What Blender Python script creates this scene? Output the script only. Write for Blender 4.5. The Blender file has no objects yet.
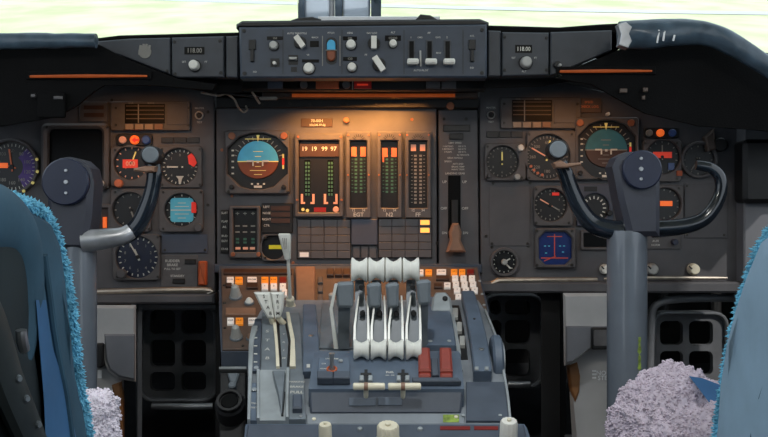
import bpy, bmesh, math, random
from mathutils import Vector, Matrix, noise
random.seed(7)
PI = math.pi
TH = math.radians(13.0)          # the pilots' eye line looks down over the pedestal
FPX = 950.0                      # focal length in pixels of the 768 x 437 frame
CAMZ = 1.0
CT, ST = math.cos(TH), math.sin(TH)
SC = bpy.context.scene
COL = SC.collection
V3 = Vector

def P(px, py, d):                # a point on the sight line at distance d, in the panel-aligned frame
    return V3(((px-384)/FPX*d, d, (218.5-py)/FPX*d))
def W(p):                        # panel-aligned frame -> world (the panels lean forward by TH)
    return V3((p.x, p.y*CT + p.z*ST, CAMZ - p.y*ST + p.z*CT))
def U(x, y, z):                  # world -> panel-aligned frame
    z -= CAMZ
    return V3((x, y*CT - z*ST, y*ST + z*CT))

# ------------------------------------------------------------------ materials
def lin(c):
    c /= 255.0
    return c/12.92 if c <= 0.04045 else ((c+0.055)/1.055)**2.4
MATS = {}
def mat(name, rgb, rough=0.5, metal=0.0, var=0.12, scale=60.0, emit=0.0, ecol=None, bump=0.0, bscale=400.0, spec=0.5, rgb2=None, coat=0.0):
    m = bpy.data.materials.new(name); m.use_nodes = True
    nt = m.node_tree; b = nt.nodes['Principled BSDF']
    c = [lin(x) for x in rgb]
    tc = nt.nodes.new('ShaderNodeTexCoord')
    nz = nt.nodes.new('ShaderNodeTexNoise'); nz.inputs['Scale'].default_value = scale; nz.inputs['Detail'].default_value = 4
    nt.links.new(tc.outputs['Object'], nz.inputs['Vector'])
    rp = nt.nodes.new('ShaderNodeValToRGB'); rp.color_ramp.elements[0].position = 0.35; rp.color_ramp.elements[1].position = 0.68
    c2 = [lin(x) for x in rgb2] if rgb2 else [min(1, x*(1+var)) for x in c]
    c1 = c if rgb2 else [x*(1-var) for x in c]
    rp.color_ramp.elements[0].color = (*c1, 1); rp.color_ramp.elements[1].color = (*c2, 1)
    nt.links.new(nz.outputs['Fac'], rp.inputs['Fac']); nt.links.new(rp.outputs['Color'], b.inputs['Base Color'])
    b.inputs['Roughness'].default_value = rough; b.inputs['Metallic'].default_value = metal
    b.inputs['Specular IOR Level'].default_value = spec
    if coat: b.inputs['Coat Weight'].default_value = coat
    if emit:
        e = ecol or rgb
        b.inputs['Emission Color'].default_value = (*[lin(x) for x in e], 1); b.inputs['Emission Strength'].default_value = emit
    if bump:
        n2 = nt.nodes.new('ShaderNodeTexNoise'); n2.inputs['Scale'].default_value = bscale; n2.inputs['Detail'].default_value = 3
        nt.links.new(tc.outputs['Object'], n2.inputs['Vector'])
        bp = nt.nodes.new('ShaderNodeBump'); bp.inputs['Strength'].default_value = bump; bp.inputs['Distance'].default_value = 0.002
        nt.links.new(n2.outputs['Fac'], bp.inputs['Height']); nt.links.new(bp.outputs['Normal'], b.inputs['Normal'])
    MATS[name] = m
    return m
def glass_mat():
    m = bpy.data.materials.new('window_glass'); m.use_nodes = True
    nt = m.node_tree; nt.nodes.clear()
    o = nt.nodes.new('ShaderNodeOutputMaterial'); mx = nt.nodes.new('ShaderNodeMixShader')
    t = nt.nodes.new('ShaderNodeBsdfTransparent'); g = nt.nodes.new('ShaderNodeBsdfGlossy'); fr = nt.nodes.new('ShaderNodeFresnel')
    t.inputs['Color'].default_value = (0.95, 0.98, 0.97, 1); g.inputs['Roughness'].default_value = 0.02
    fr.inputs['IOR'].default_value = 1.3
    nt.links.new(fr.outputs[0], mx.inputs[0]); nt.links.new(t.outputs[0], mx.inputs[1]); nt.links.new(g.outputs[0], mx.inputs[2])
    nt.links.new(mx.outputs[0], o.inputs['Surface'])
    MATS['glass'] = m
mat('panel', (84, 83, 86), 0.55, var=0.10, scale=25, bump=0.15, bscale=900)
mat('panel_blue', (70, 76, 90), 0.55, var=0.08, scale=25)
mat('bezel', (84, 82, 83), 0.5, var=0.10, scale=60)
mat('black', (20, 20, 21), 0.5, var=0.2)
mat('hood', (11, 11, 12), 0.8, var=0.25, scale=12, bump=0.3, bscale=300, spec=0.15)
mat('face', (16, 16, 18), 0.4, var=0.15)
mat('face_blue', (26, 34, 56), 0.45, var=0.15)
mat('screen', (9, 10, 11), 0.35, var=0.1, spec=0.12)
mat('white_mark', (206, 204, 194), 0.6, var=0.04, emit=0.04)
mat('dim_mark', (140, 137, 130), 0.6, var=0.05)
mat('paint_text', (196, 196, 190), 0.6, var=0.04)
mat('gs_panel', (54, 64, 78), 0.45, var=0.14, scale=30)
mat('gs_grey', (60, 64, 71), 0.5, var=0.12, scale=30)
mat('knob_white', (225, 223, 214), 0.35, var=0.05)
mat('knob_grey', (168, 168, 164), 0.35, var=0.08)
mat('white_lever', (226, 226, 218), 0.35, var=0.08, scale=40)
mat('ivory', (222, 214, 190), 0.4, var=0.08, scale=40)
mat('lever_grey', (108, 116, 122), 0.42, var=0.12, scale=40)
mat('steel', (176, 178, 180), 0.28, metal=0.85, var=0.1, scale=50)
mat('lip', (170, 160, 148), 0.42, metal=0.8, var=0.15, scale=50)
mat('screw', (60, 58, 55), 0.4, metal=0.6, var=0.1)
mat('brown_screw', (150, 92, 62), 0.5, var=0.1)
mat('horn', (26, 32, 40), 0.16, var=0.15, scale=30, coat=0.4)
mat('worn_silver', (170, 172, 176), 0.32, metal=0.6, var=0.3, scale=24)
mat('hub', (34, 40, 62), 0.35, var=0.10, scale=40)
mat('yoke', (58, 60, 70), 0.42, var=0.08, scale=30)
mat('column', (98, 105, 114), 0.3, var=0.08, scale=20, coat=0.5)
mat('ped_blue', (88, 101, 117), 0.42, var=0.16, scale=22)
mat('ped_grey', (124, 130, 136), 0.42, var=0.16, scale=22)
mat('ped_dark', (72, 80, 92), 0.45, var=0.14, scale=25)
mat('ped_plate', (160, 166, 168), 0.4, metal=0.25, var=0.16, scale=25)
mat('brown_plate', (92, 77, 68), 0.5, var=0.16, scale=35)
mat('button_tan', (158, 138, 120), 0.5, var=0.1, scale=35)
mat('brown_block', (136, 104, 84), 0.5, var=0.10, scale=35)
mat('brown_dark', (64, 42, 32), 0.5, var=0.15, scale=35)
mat('key_white', (238, 230, 222), 0.4, var=0.03, emit=0.12)
mat('key_orange', (238, 140, 40), 0.4, var=0.05, emit=0.35)
mat('key_red', (120, 30, 24), 0.4, var=0.05)
mat('orange_tag', (176, 84, 44), 0.5, var=0.1)
mat('red_flag', (230, 50, 36), 0.45, var=0.05, emit=0.25)
mat('red_guard', (140, 58, 46), 0.4, var=0.12, scale=60)
mat('red_lit', (220, 60, 38), 0.4, var=0.05, emit=0.35)
mat('red_dim', (150, 30, 26), 0.4, var=0.1, emit=0.06)
mat('amber_lit', (255, 176, 70), 0.4, var=0.05, emit=1.2, ecol=(255, 178, 84))
mat('orange_lit', (255, 110, 40), 0.4, var=0.05, emit=0.5)
mat('orange_mark', (190, 102, 66), 0.5, var=0.08, emit=0.12)
mat('peach_mark', (226, 160, 130), 0.5, var=0.08, emit=0.16)
mat('green_mark', (62, 104, 88), 0.5, var=0.10, emit=0.02)
mat('blue_lens', (50, 76, 130), 0.3, var=0.1, emit=0.04)
mat('purple', (80, 56, 130), 0.5, var=0.15, emit=0.04)
mat('sky_ball', (66, 160, 200), 0.5, var=0.08, emit=0.14)
mat('sky_teal', (48, 106, 118), 0.5, var=0.10, emit=0.05)
mat('cyan_face', (84, 176, 200), 0.5, var=0.08, emit=0.12)
mat('earth_ball', (120, 62, 34), 0.5, var=0.10, emit=0.03)
mat('earth_dark', (70, 48, 38), 0.5, var=0.10)
mat('yellow_mark', (236, 220, 130), 0.5, var=0.05, emit=0.15)
mat('yellow_bar', (226, 206, 40), 0.5, var=0.05, emit=0.12)
mat('blue_screen', (22, 44, 104), 0.3, var=0.15, emit=0.05)
mat('red_line', (200, 80, 60), 0.4, var=0.05, emit=0.10)
mat('lamp_glow', (255, 120, 40), 0.5, var=0.35, scale=18, emit=0.45, ecol=(255, 104, 30))
mat('lamp_dim', (150, 76, 34), 0.5, var=0.5, scale=14, emit=0.13, ecol=(255, 112, 40))
mat('lamp_case', (60, 46, 38), 0.5, var=0.1)
mat('leather', (70, 86, 100), 0.3, var=0.3, scale=30, bump=0.5, bscale=60)
mat('shroud', (176, 174, 173), 0.5, var=0.08, scale=15)
mat('shroud_dark', (112, 113, 118), 0.5, var=0.08, scale=15)
mat('shroud_glow', (140, 96, 58), 0.5, var=0.18, scale=15)  # shroud grey with amber lamp glow put into the colour
mat('pedal', (112, 114, 118), 0.4, var=0.12, scale=30)
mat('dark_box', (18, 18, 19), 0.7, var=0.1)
mat('seat_dark', (54, 88, 108), 0.8, var=0.25, scale=9, bump=0.4, bscale=40)  # left seat fabric, its shading put into the base colour
mat('back_shade', (26, 38, 42), 0.7, var=0.3, scale=14)  # shade of the left seat back as a colour
mat('seat_blue', (64, 112, 158), 0.65, var=0.14, scale=14)
mat('seat_pale', (150, 178, 198), 0.8, var=0.12, scale=12, bump=0.2, bscale=60)  # right seat fabric, paler because its light is in the colour
mat('fur_blue', (120, 196, 226), 0.9, var=0.22, scale=60)
mat('fur_lilac', (186, 174, 186), 0.95, var=0.14, scale=60)
mat('fur_white', (222, 214, 224), 0.95, var=0.12, scale=60)
mat('seat_metal', (54, 60, 60), 0.45, metal=0.3, var=0.25, scale=25)
mat('post', (190, 204, 218), 0.5, var=0.10, scale=12)
mat('post_dark', (70, 86, 100), 0.5, var=0.10, scale=12)
mat('sill_white', (232, 234, 236), 0.5, var=0.03)
mat('wall', (74, 76, 80), 0.7, var=0.1, scale=8)
mat('ceiling', (150, 150, 148), 0.8, var=0.06, scale=8)
mat('floor', (44, 46, 50), 0.8, var=0.2, scale=20)
mat('cable', (150, 140, 128), 0.45, var=0.15)
mat('rubber', (24, 24, 26), 0.45, var=0.2)
mat('green_wear', (128, 150, 60), 0.6, var=0.5, scale=120)
mat('lens_white', (250, 250, 246), 0.4, var=0.02, emit=1.0)
glass_mat()
M = MATS

# ------------------------------------------------------------------ frames and mesh building
class Fr:
    """A flat working surface: origin, right, up; its normal looks outwards."""
    def __init__(s, O, Uv, Vv):
        s.O = V3(O); s.U = V3(Uv).normalized(); s.V = V3(Vv).normalized(); s.N = s.U.cross(s.V).normalized()
    def at(s, u, v, n=0.0): return s.O + s.U*u + s.V*v + s.N*n
    def hit(s, px, py):
        r = V3(((px-384)/FPX, 1.0, (218.5-py)/FPX)); t = s.O.dot(s.N)/r.dot(s.N)
        q = r*t - s.O
        return (q.dot(s.U), q.dot(s.V))
    def sc(s, px, py):
        r = V3(((px-384)/FPX, 1.0, (218.5-py)/FPX)); return s.O.dot(s.N)/r.dot(s.N)/FPX
def flat(d): return Fr((0, d, 0), (1, 0, 0), (0, 0, 1))
def slope(pa, da, pb, db, px=384):           # surface from (row pa, distance da) at its top to (pb, db) at its bottom
    a, b = P(px, pa, da), P(px, pb, db); return Fr(b, (1, 0, 0), a-b)

def catmull(pts, n):
    pts = [V3(p) for p in pts]; out = []
    for i in range(len(pts)-1):
        p0, p1, p2, p3 = pts[max(i-1, 0)], pts[i], pts[i+1], pts[min(i+2, len(pts)-1)]
        for k in range(n):
            t = k/n
            out.append(0.5*((2*p1)+(p2-p0)*t+(2*p0-5*p1+4*p2-p3)*t*t+(3*p1-p0-3*p2+p3)*t**3))
    out.append(pts[-1]); return out
def lerp_list(vals, n):
    out = []
    for i in range(len(vals)-1):
        for k in range(n): out.append(vals[i]+(vals[i+1]-vals[i])*k/n)
    return out+[vals[-1]]
def inset(poly, b):
    n = len(poly); out = []
    A = sum(poly[i][0]*poly[(i+1) % n][1]-poly[(i+1) % n][0]*poly[i][1] for i in range(n))
    sg = 1 if A > 0 else -1
    for i in range(n):
        p, q, r = poly[i-1], poly[i], poly[(i+1) % n]
        d1 = V3((q[0]-p[0], q[1]-p[1], 0)); d2 = V3((r[0]-q[0], r[1]-q[1], 0))
        if d1.length < 1e-9 or d2.length < 1e-9: out.append(q); continue
        d1.normalize(); d2.normalize()
        n1 = V3((-d1.y, d1.x, 0))*sg; n2 = V3((-d2.y, d2.x, 0))*sg
        m = n1+n2; den = 1+n1.dot(n2)
        if den < 0.2: den = 0.2
        out.append((q[0]+m.x/den*b, q[1]+m.y/den*b))
    return out
def rrect(x0, y0, x1, y1, r, k=4):
    x0, x1 = min(x0, x1), max(x0, x1); y0, y1 = min(y0, y1), max(y0, y1)
    r = min(r, (x1-x0)/2.01, (y1-y0)/2.01); out = []
    for cx, cy, a0 in ((x1-r, y1-r, 0), (x0+r, y1-r, PI/2), (x0+r, y0+r, PI), (x1-r, y0+r, 1.5*PI)):
        for i in range(k+1):
            a = a0+PI/2*i/k; out.append((cx+r*math.cos(a), cy+r*math.sin(a)))
    return out
def circ(u, v, r, n=28): return [(u+r*math.cos(2*PI*i/n), v+r*math.sin(2*PI*i/n)) for i in range(n)]

FONT_CACHE = {}
def text_mesh(body):
    if body not in FONT_CACHE:
        cu = bpy.data.curves.new('lettering', 'FONT'); cu.body = body; cu.align_x = 'CENTER'; cu.align_y = 'CENTER'; cu.size = 1.0
        cu.resolution_u = 2; cu.offset = 0.012
        ob = bpy.data.objects.new('lettering', cu); COL.objects.link(ob)
        dg = bpy.context.evaluated_depsgraph_get(); me = bpy.data.meshes.new_from_object(ob.evaluated_get(dg))
        FONT_CACHE[body] = ([v.co.copy() for v in me.vertices], [list(p.vertices) for p in me.polygons])
        bpy.data.objects.remove(ob); bpy.data.curves.remove(cu); bpy.data.meshes.remove(me)
    return FONT_CACHE[body]

ORIG = {}
class MB:
    def __init__(s): s.bm = bmesh.new()
    def deep(s, pts, d0, d1, b=0.004):          # block whose sides flare along with its depth
        c = (sum(p[0] for p in pts)/len(pts), sum(p[1] for p in pts)/len(pts)); k = b*FPX/d0
        def sh(p):
            v = V3((p[0]-c[0], p[1]-c[1], 0)); return v*(max(0, v.length-k)/max(v.length, 1e-6))
        a = [P(c[0]+sh(p).x, c[1]+sh(p).y, d0) for p in pts]
        return s.loops([a, [P(x, y, d0+b) for x, y in pts], [P(x, y, d1) for x, y in pts]])
    def face(s, vs):
        try: s.bm.faces.new(vs)
        except ValueError: pass
    def loops(s, rings, cap0=True, cap1=True, closed=True):
        R = [[s.bm.verts.new(p) for p in r] for r in rings]
        for a, b in zip(R, R[1:]):
            n = len(a)
            for i in range(n if closed else n-1):
                j = (i+1) % n; s.face((a[i], a[j], b[j], b[i]))
        if cap0: s.face(R[0][::-1])
        if cap1: s.face(R[-1])
        return s
    def poly(s, fr, pts, n0, n1, b=0.0):
        pts = [(p[0], p[1]) for p in pts]
        A = sum(pts[i][0]*pts[(i+1) % len(pts)][1]-pts[(i+1) % len(pts)][0]*pts[i][1] for i in range(len(pts)))
        if A < 0: pts = pts[::-1]
        rings = [[fr.at(u, v, n0) for u, v in pts]]
        if b > 0:
            rings.append([fr.at(u, v, n1-b) for u, v in pts]); rings.append([fr.at(u, v, n1) for u, v in inset(pts, b)])
        else: rings.append([fr.at(u, v, n1) for u, v in pts])
        return s.loops(rings)
    def polyp(s, fr, pxs, n0, n1, b=0.0): return s.poly(fr, [fr.hit(*p) for p in pxs], n0, n1, b)
    def boxp(s, fr, x0, y0, x1, y1, n0, n1, b=0.0, r=0.0):
        if r: 
            a = fr.hit(x0, y1); c = fr.hit(x1, y0); return s.poly(fr, rrect(a[0], a[1], c[0], c[1], r), n0, n1, b)
        return s.polyp(fr, [(x0, y1), (x1, y1), (x1, y0), (x0, y0)], n0, n1, b)
    def cylp(s, fr, px, py, r, n0, n1, b=0.0, seg=24, r2=None):     # r in pixels at that spot
        u, v = fr.hit(px, py); k = fr.sc(px, py)
        return s.cyl(fr, u, v, r*k, n0, n1, b, seg, None if r2 is None else r2*k)
    def cyl(s, fr, u, v, r, n0, n1, b=0.0, seg=24, r2=None):
        r2 = r if r2 is None else r2
        rings = [(r, n0)] + ([(r2, n1-b), (r2-b, n1)] if b else [(r2, n1)])
        return s.loops([[fr.at(x, y, n) for x, y in circ(u, v, q, seg)] for q, n in rings])
    def holep(s, fr, outer, inner, n0, n1, b=0.0):                  # a plate with an opening, both outlines in frame units
        cx = sum(p[0] for p in inner)/len(inner); cy = sum(p[1] for p in inner)/len(inner)
        angs = sorted(set(round(math.atan2(p[1]-cy, p[0]-cx), 4) for p in outer+inner))
        def cast(poly, a):
            dx, dy = math.cos(a), math.sin(a); best = None
            for i in range(len(poly)):
                x1, y1 = poly[i][0]-cx, poly[i][1]-cy; x2, y2 = poly[(i+1) % len(poly)][0]-cx, poly[(i+1) % len(poly)][1]-cy
                ex, ey = x2-x1, y2-y1; den = dx*ey-dy*ex
                if abs(den) < 1e-12: continue
                t = (x1*ey-y1*ex)/den; w = (x1*dy-y1*dx)/den
                if t > 0 and -1e-4 <= w <= 1+1e-4 and (best is None or t > best): best = t
            return best
        o, i_ = [], []
        for a in angs:
            to, ti = cast(outer, a), cast(inner, a)
            if to is None or ti is None: continue
            o.append((cx+math.cos(a)*to, cy+math.sin(a)*to)); i_.append((cx+math.cos(a)*ti, cy+math.sin(a)*ti))
        rings = [[fr.at(u, v, n0) for u, v in o], [fr.at(u, v, n1-b) for u, v in o]]
        if b: rings.append([fr.at(u, v, n1) for u, v in inset(o, b)])
        if b: rings.append([fr.at(u, v, n1) for u, v in inset(i_, -b)])
        rings += [[fr.at(u, v, n1-b) for u, v in i_], [fr.at(u, v, n0) for u, v in i_]]
        R = [[s.bm.verts.new(p) for p in r] for r in rings]; R.append(R[0])
        for a, c in zip(R, R[1:]):
            for k in range(len(a)):
                j = (k+1) % len(a); s.face((a[k], a[j], c[j], c[k]))
        return s
    def barp(s, fr, x0, y0, x1, y1, w, n0, n1):                     # a straight stroke of w pixels
        a, b = V3((*fr.hit(x0, y0), 0)), V3((*fr.hit(x1, y1), 0)); k = fr.sc(x0, y0)*w/2
        d = (b-a).normalized(); q = V3((-d.y, d.x, 0))*k
        return s.poly(fr, [(a-q)[:2], (b-q)[:2], (b+q)[:2], (a+q)[:2]], n0, n1)
    def ticks(s, fr, px, py, r0, r1, n, w, a0=0.0, a1=360.0, nn=0.0006):
        for i in range(n):
            a = math.radians(a0+(a1-a0)*i/(n if a1-a0 >= 359 else max(1, n-1)))
            c, q = math.sin(a), -math.cos(a)
            s.barp(fr, px+c*r0, py+q*r0, px+c*r1, py+q*r1, w, nn-0.0004, nn)
        return s
    def text(s, fr, px, py, body, h, nn=0.0006, squeeze=1.0, rot=0.0):
        vs, fs = text_mesh(body); u, v = fr.hit(px, py); k = fr.sc(px, py)*h/0.70
        cr, sr = math.cos(rot), math.sin(rot)
        nv = []
        for c in vs:
            x, y = c.x*k*squeeze, c.y*k
            nv.append(s.bm.verts.new(fr.at(u+x*cr-y*sr, v+x*sr+y*cr, nn)))
        for f in fs: s.face([nv[i] for i in f])
        return s
    def tube(s, pts, radii, seg=14, n=6, flatten=None):
        c = catmull(pts, n) if n > 1 else [V3(p) for p in pts]
        rr = lerp_list(radii, n) if n > 1 else radii
        rings = []; up = V3((0, 0, 1)); prev = None
        for i, p in enumerate(c):
            t = (c[min(i+1, len(c)-1)]-c[max(i-1, 0)]).normalized()
            if prev is None:
                a = t.cross(up)
                if a.length < 1e-3: a = t.cross(V3((1, 0, 0)))
                a.normalize()
            else:
                a = (prev - t*prev.dot(t)).normalized()
            prev = a; b = t.cross(a)
            fa, fb = flatten or (1, 1)
            rings.append([p + a*(rr[i]*fa*math.cos(2*PI*k/seg)) + b*(rr[i]*fb*math.sin(2*PI*k/seg)) for k in range(seg)])
        return s.loops(rings)
    def revolve(s, a, b, prof, seg=22):                             # prof: (fraction along a-b, radius)
        a, b = V3(a), V3(b); t = (b-a).normalized(); x = t.cross(V3((0, 0.3, 1))).normalized(); y = t.cross(x)
        return s.loops([[a+(b-a)*f + x*(r*math.cos(2*PI*k/seg)) + y*(r*math.sin(2*PI*k/seg)) for k in range(seg)] for f, r in prof])
    def extrude(s, ring_pts, vec, b=0.0):                           # solid from a planar outline of points
        r = [V3(p) for p in ring_pts]; vec = V3(vec)
        if b:
            c = sum(r, V3())/len(r); L = max((p-c).length for p in r); e = vec.normalized()*b
            sh = [c+(p-c)*(1-b/L) for p in r]
            return s.loops([sh, [p+e for p in r], [p+vec-e for p in r], [p+vec for p in sh]])
        return s.loops([r, [p+vec for p in r]])
    def grid(s, rows):
        R = [[s.bm.verts.new(p) for p in r] for r in rows]
        for a, b in zip(R, R[1:]):
            for i in range(len(a)-1): s.face((a[i], a[i+1], b[i+1], b[i]))
        return s
    def tuft(s, p, d, r, k=4):                                      # one lock of pile
        d = V3(d); x = d.cross(V3((0.3, 0.2, 1))).normalized()*r; y = d.cross(x).normalized()*r
        mid = p + d*0.55 + V3((random.uniform(-1, 1), random.uniform(-1, 1), random.uniform(-1, 1)))*r*0.6
        b0 = [s.bm.verts.new(p+x*math.cos(2*PI*i/k)+y*math.sin(2*PI*i/k)) for i in range(k)]
        b1 = [s.bm.verts.new(mid+(x*math.cos(2*PI*i/k)+y*math.sin(2*PI*i/k))*0.75) for i in range(k)]
        tip = s.bm.verts.new(p+d)
        for i in range(k):
            j = (i+1) % k; s.face((b0[i], b0[j], b1[j], b1[i])); s.face((b1[i], b1[j], tip))
    def build(s, name, m, parent=None, origin=None, smooth=True, world=False, recalc=True):
        bm = s.bm
        if recalc: bmesh.ops.recalc_face_normals(bm, faces=bm.faces[:])
        if smooth:
            for f in bm.faces: f.smooth = True
            for e in bm.edges:
                if len(e.link_faces) == 2 and e.calc_face_angle(0) > 0.55: e.smooth = False
        if parent is not None: o0 = ORIG[parent.name]
        else:
            if origin is None:
                vs = [v.co for v in bm.verts]
                origin = V3([(min(v[i] for v in vs)+max(v[i] for v in vs))/2 for i in range(3)])
            o0 = V3(origin)
        for v in bm.verts: v.co = v.co - o0
        me = bpy.data.meshes.new(name); bm.to_mesh(me); bm.free()
        me.materials.append(M[m] if isinstance(m, str) else m)
        ob = bpy.data.objects.new(name, me); COL.objects.link(ob)
        ORIG[ob.name] = o0
        if parent is not None: ob.parent = parent
        elif world: ob.location = o0
        else:
            ob.location = W(o0); ob.rotation_euler = (-TH, 0, 0)
        return ob
def tag(o, label, cat, group=None, kind=None):
    if label: o['label'] = label
    if cat: o['category'] = cat
    if group: o['group'] = group
    if kind: o['kind'] = kind
    return o
def thing(name, label, cat, at, group=None):
    o = bpy.data.objects.new(name, None); COL.objects.link(o); o.empty_display_size = 0.02
    o.location = W(V3(at)); o.rotation_euler = (-TH, 0, 0); ORIG[o.name] = V3(at)
    return tag(o, label, cat, group)
def one(mb, name, m, label, cat, group=None, kind=None, **k): return tag(mb.build(name, m, **k), label, cat, group, kind)
def note(o, label): o['label'] = label; return o
EXPO, SKY, SUN, CEIL0, FLOOD, HOOD, FILL, PEDL = 0.0, 2.2, 1.75, -1.4, 0.95, 0.085, 4.5, 24
# ------------------------------------------------------------------ camera, sky, exterior
cam = bpy.data.cameras.new('camera'); cam.lens = FPX/768*36; cam.sensor_width = 36; cam.clip_start = 0.05; cam.clip_end = 5000
co = bpy.data.objects.new('camera', cam); COL.objects.link(co); co.location = (0, 0, CAMZ); co.rotation_euler = (PI/2-TH, 0, 0)
SC.camera = co
SC.view_settings.view_transform = 'Standard'; SC.view_settings.look = 'None'; SC.view_settings.gamma = 1; SC.view_settings.use_curve_mapping = False
SC.view_settings.exposure = EXPO
w = bpy.data.worlds.new('sky'); SC.world = w; w.use_nodes = True
nt = w.node_tree; bg = nt.nodes['Background']; sky = nt.nodes.new('ShaderNodeTexSky'); sky.sky_type = 'HOSEK_WILKIE'
sky.sun_direction = (0.35, -0.5, 0.8); sky.turbidity = 5.0; sky.ground_albedo = 0.4
mx = nt.nodes.new('ShaderNodeMixRGB'); mx.inputs[0].default_value = 0.55; mx.inputs[2].default_value = (0.85, 0.93, 1.0, 1)
nt.links.new(sky.outputs[0], mx.inputs[1]); nt.links.new(mx.outputs[0], bg.inputs['Color']); bg.inputs['Strength'].default_value = SKY
sun = bpy.data.lights.new('sun', 'SUN'); sun.energy = SUN; sun.angle = 0.02; sun.color = (1.0, 0.96, 0.9)
so = bpy.data.objects.new('sun', sun); COL.objects.link(so); so.rotation_euler = V3((-0.35, 0.5, -0.8)).to_track_quat('-Z', 'Y').to_euler()

# grassy airfield outside, rising gently away from the aircraft
m = bpy.data.materials.new('airfield_grass'); m.use_nodes = True; nt = m.node_tree; b = nt.nodes['Principled BSDF']
tc = nt.nodes.new('ShaderNodeTexCoord'); mp = nt.nodes.new('ShaderNodeMapping'); mp.inputs['Scale'].default_value = (0.10, 0.012, 1)
n1 = nt.nodes.new('ShaderNodeTexNoise'); n1.inputs['Scale'].default_value = 1.6; n1.inputs['Detail'].default_value = 8
rp = nt.nodes.new('ShaderNodeValToRGB'); e = rp.color_ramp.elements
e[0].position = 0.35; e[0].color = (0.62, 0.68, 0.37, 1); e[1].position = 0.7; e[1].color = (0.85, 0.85, 0.62, 1)
nt.links.new(tc.outputs['Object'], mp.inputs['Vector']); nt.links.new(mp.outputs[0], n1.inputs['Vector'])
nt.links.new(n1.outputs['Fac'], rp.inputs['Fac']); nt.links.new(rp.outputs['Color'], b.inputs['Base Color']); b.inputs['Roughness'].default_value = 0.9
MATS['grass'] = m
mat('concrete', (214, 214, 214), 0.9, var=0.04, scale=0.1)
def gz(x, y): return -5.5 + 0.045*max(0, y-20) + 0.00002*max(0, y-60)**2
mb = MB(); ys = [-60, 0, 20, 35, 60, 90, 130, 200, 300, 500, 800]
mb.grid([[V3((x, y, gz(x, y))) for x in (-700, -300, -120, -40, 0, 40, 120, 300, 700)] for y in ys])
tag(mb.build('field', 'grass', origin=(0, 0, -5.5), world=True), 'sunlit pale green grass of the airfield beyond the windshield', 'grass', kind='structure')
def strip(name, pts, wd, label):
    mb = MB(); rows = []
    c = catmull([V3((x, y, 0)) for x, y in pts], 10)
    for i, p in enumerate(c):
        t = (c[min(i+1, len(c)-1)]-c[max(i-1, 0)]).normalized(); q = V3((-t.y, t.x, 0))*wd/2
        rows.append([V3((r.x, r.y, gz(r.x, r.y)+0.06)) for r in (p-q, p, p+q)])
    mb.grid(rows); tag(mb.build(name, 'concrete', origin=(pts[0][0], pts[0][1], gz(*pts[0])), world=True), label, 'pavement', kind='structure')
strip('taxiway_path', [(-2, 70), (14, 62), (30, 56), (60, 54)], 12, 'pale concrete taxiway crossing the grass on the right')
strip('service_path', [(-60, 175), (-20, 150), (30, 128), (75, 118)], 7, 'narrow pale service road farther up the grass slope')

# ------------------------------------------------------------------ shell of the flight deck
def wbox(name, x0, y0, z0, x1, y1, z1, m, label, cat):
    mb = MB(); mb.extrude([V3((x0, y0, z0)), V3((x1, y0, z0)), V3((x1, y1, z0)), V3((x0, y1, z0))], (0, 0, z1-z0))
    return tag(mb.build(name, m, world=True), label, cat, kind='structure')
wbox('floor', -1.15, -1.4, -0.06, 1.15, 2.6, 0.0, 'floor', 'dark grey flight deck floor under the seats', 'floor')
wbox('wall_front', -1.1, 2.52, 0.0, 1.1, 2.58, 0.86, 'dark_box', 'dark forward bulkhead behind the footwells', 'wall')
wbox('wall_left', -1.15, -1.4, 0.0, -1.08, 2.6, 0.80, 'wall', 'grey side lining left of the captain', 'wall')
wbox('wall_right', 1.08, -1.4, 0.0, 1.15, 2.6, 0.80, 'wall', 'grey side lining right of the first officer', 'wall')
wbox('wall_rear', -1.15, -1.45, 0.0, 1.15, -1.40, 1.78, 'wall', 'grey rear bulkhead behind the seats', 'wall')
wbox('ceiling', -1.15, CEIL0, 1.72, 1.15, 1.75, 1.78, 'ceiling', 'pale flight deck ceiling above the seats', 'ceiling')
# windshield panes, lean back towards the ceiling
def quadthing(name, pts, th, m, label, cat):
    a, b_, c, d_ = [V3(p) for p in pts]; n = (b_-a).cross(d_-a).normalized()*th
    mb = MB(); mb.extrude([a, b_, c, d_], n)
    return tag(mb.build(name, m, world=True), label, cat, kind='structure')
quadthing('window_1', [(-1.08, 2.10, 0.86), (-0.22, 2.52, 0.86), (-0.20, 1.95, 1.72), (-1.08, 1.55, 1.72)], 0.012, 'glass', 'left windshield pane looking out on the grass', 'window')
quadthing('window_2', [(-0.02, 2.52, 0.86), (1.08, 2.10, 0.86), (1.08, 1.55, 1.72), (-0.02, 1.95, 1.72)], 0.012, 'glass', 'right windshield pane looking out on the grass', 'window')
# the centre post, two frame members with the daylit gap painted as a white strip
ft = flat(2.42)
def post(name, xs, m, label, d):
    mb = MB(); f = flat(d); mb.polyp(f, [(xs[0]+1, 24), (xs[1]-1, 24), (xs[1], -150), (xs[0], -150)], -0.05, 0.0, 0.004)
    return one(mb, name, m, label, 'window frame', kind='structure')
post('trim_1', (297, 305), 'post_dark', 'dark outer edge of the windshield centre post', 2.36)
post('trim_2', (304, 330), 'post', 'blue-grey left half of the windshield centre post', 2.38)
post('daylit_gap_strip', (329, 335), 'sill_white', 'white strip painted for the daylit gap in the windshield post', 2.40)
post('trim_4', (334, 343), 'post_dark', 'dark strip beside the white gap strip of the windshield post', 2.37)
post('trim_5', (342, 371), 'post', 'blue-grey right half of the windshield centre post', 2.38)
post('trim_6', (370, 382), 'post_dark', 'dark right edge of the windshield centre post', 2.36)
mb = MB(); mb.boxp(flat(1.98), 318, 16.2, 440, 24, -0.03, 0, 0.002)
one(mb, 'trim_7', 'sill_white', 'white sill strip along the foot of the windshield post', 'sill', kind='structure')
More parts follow.
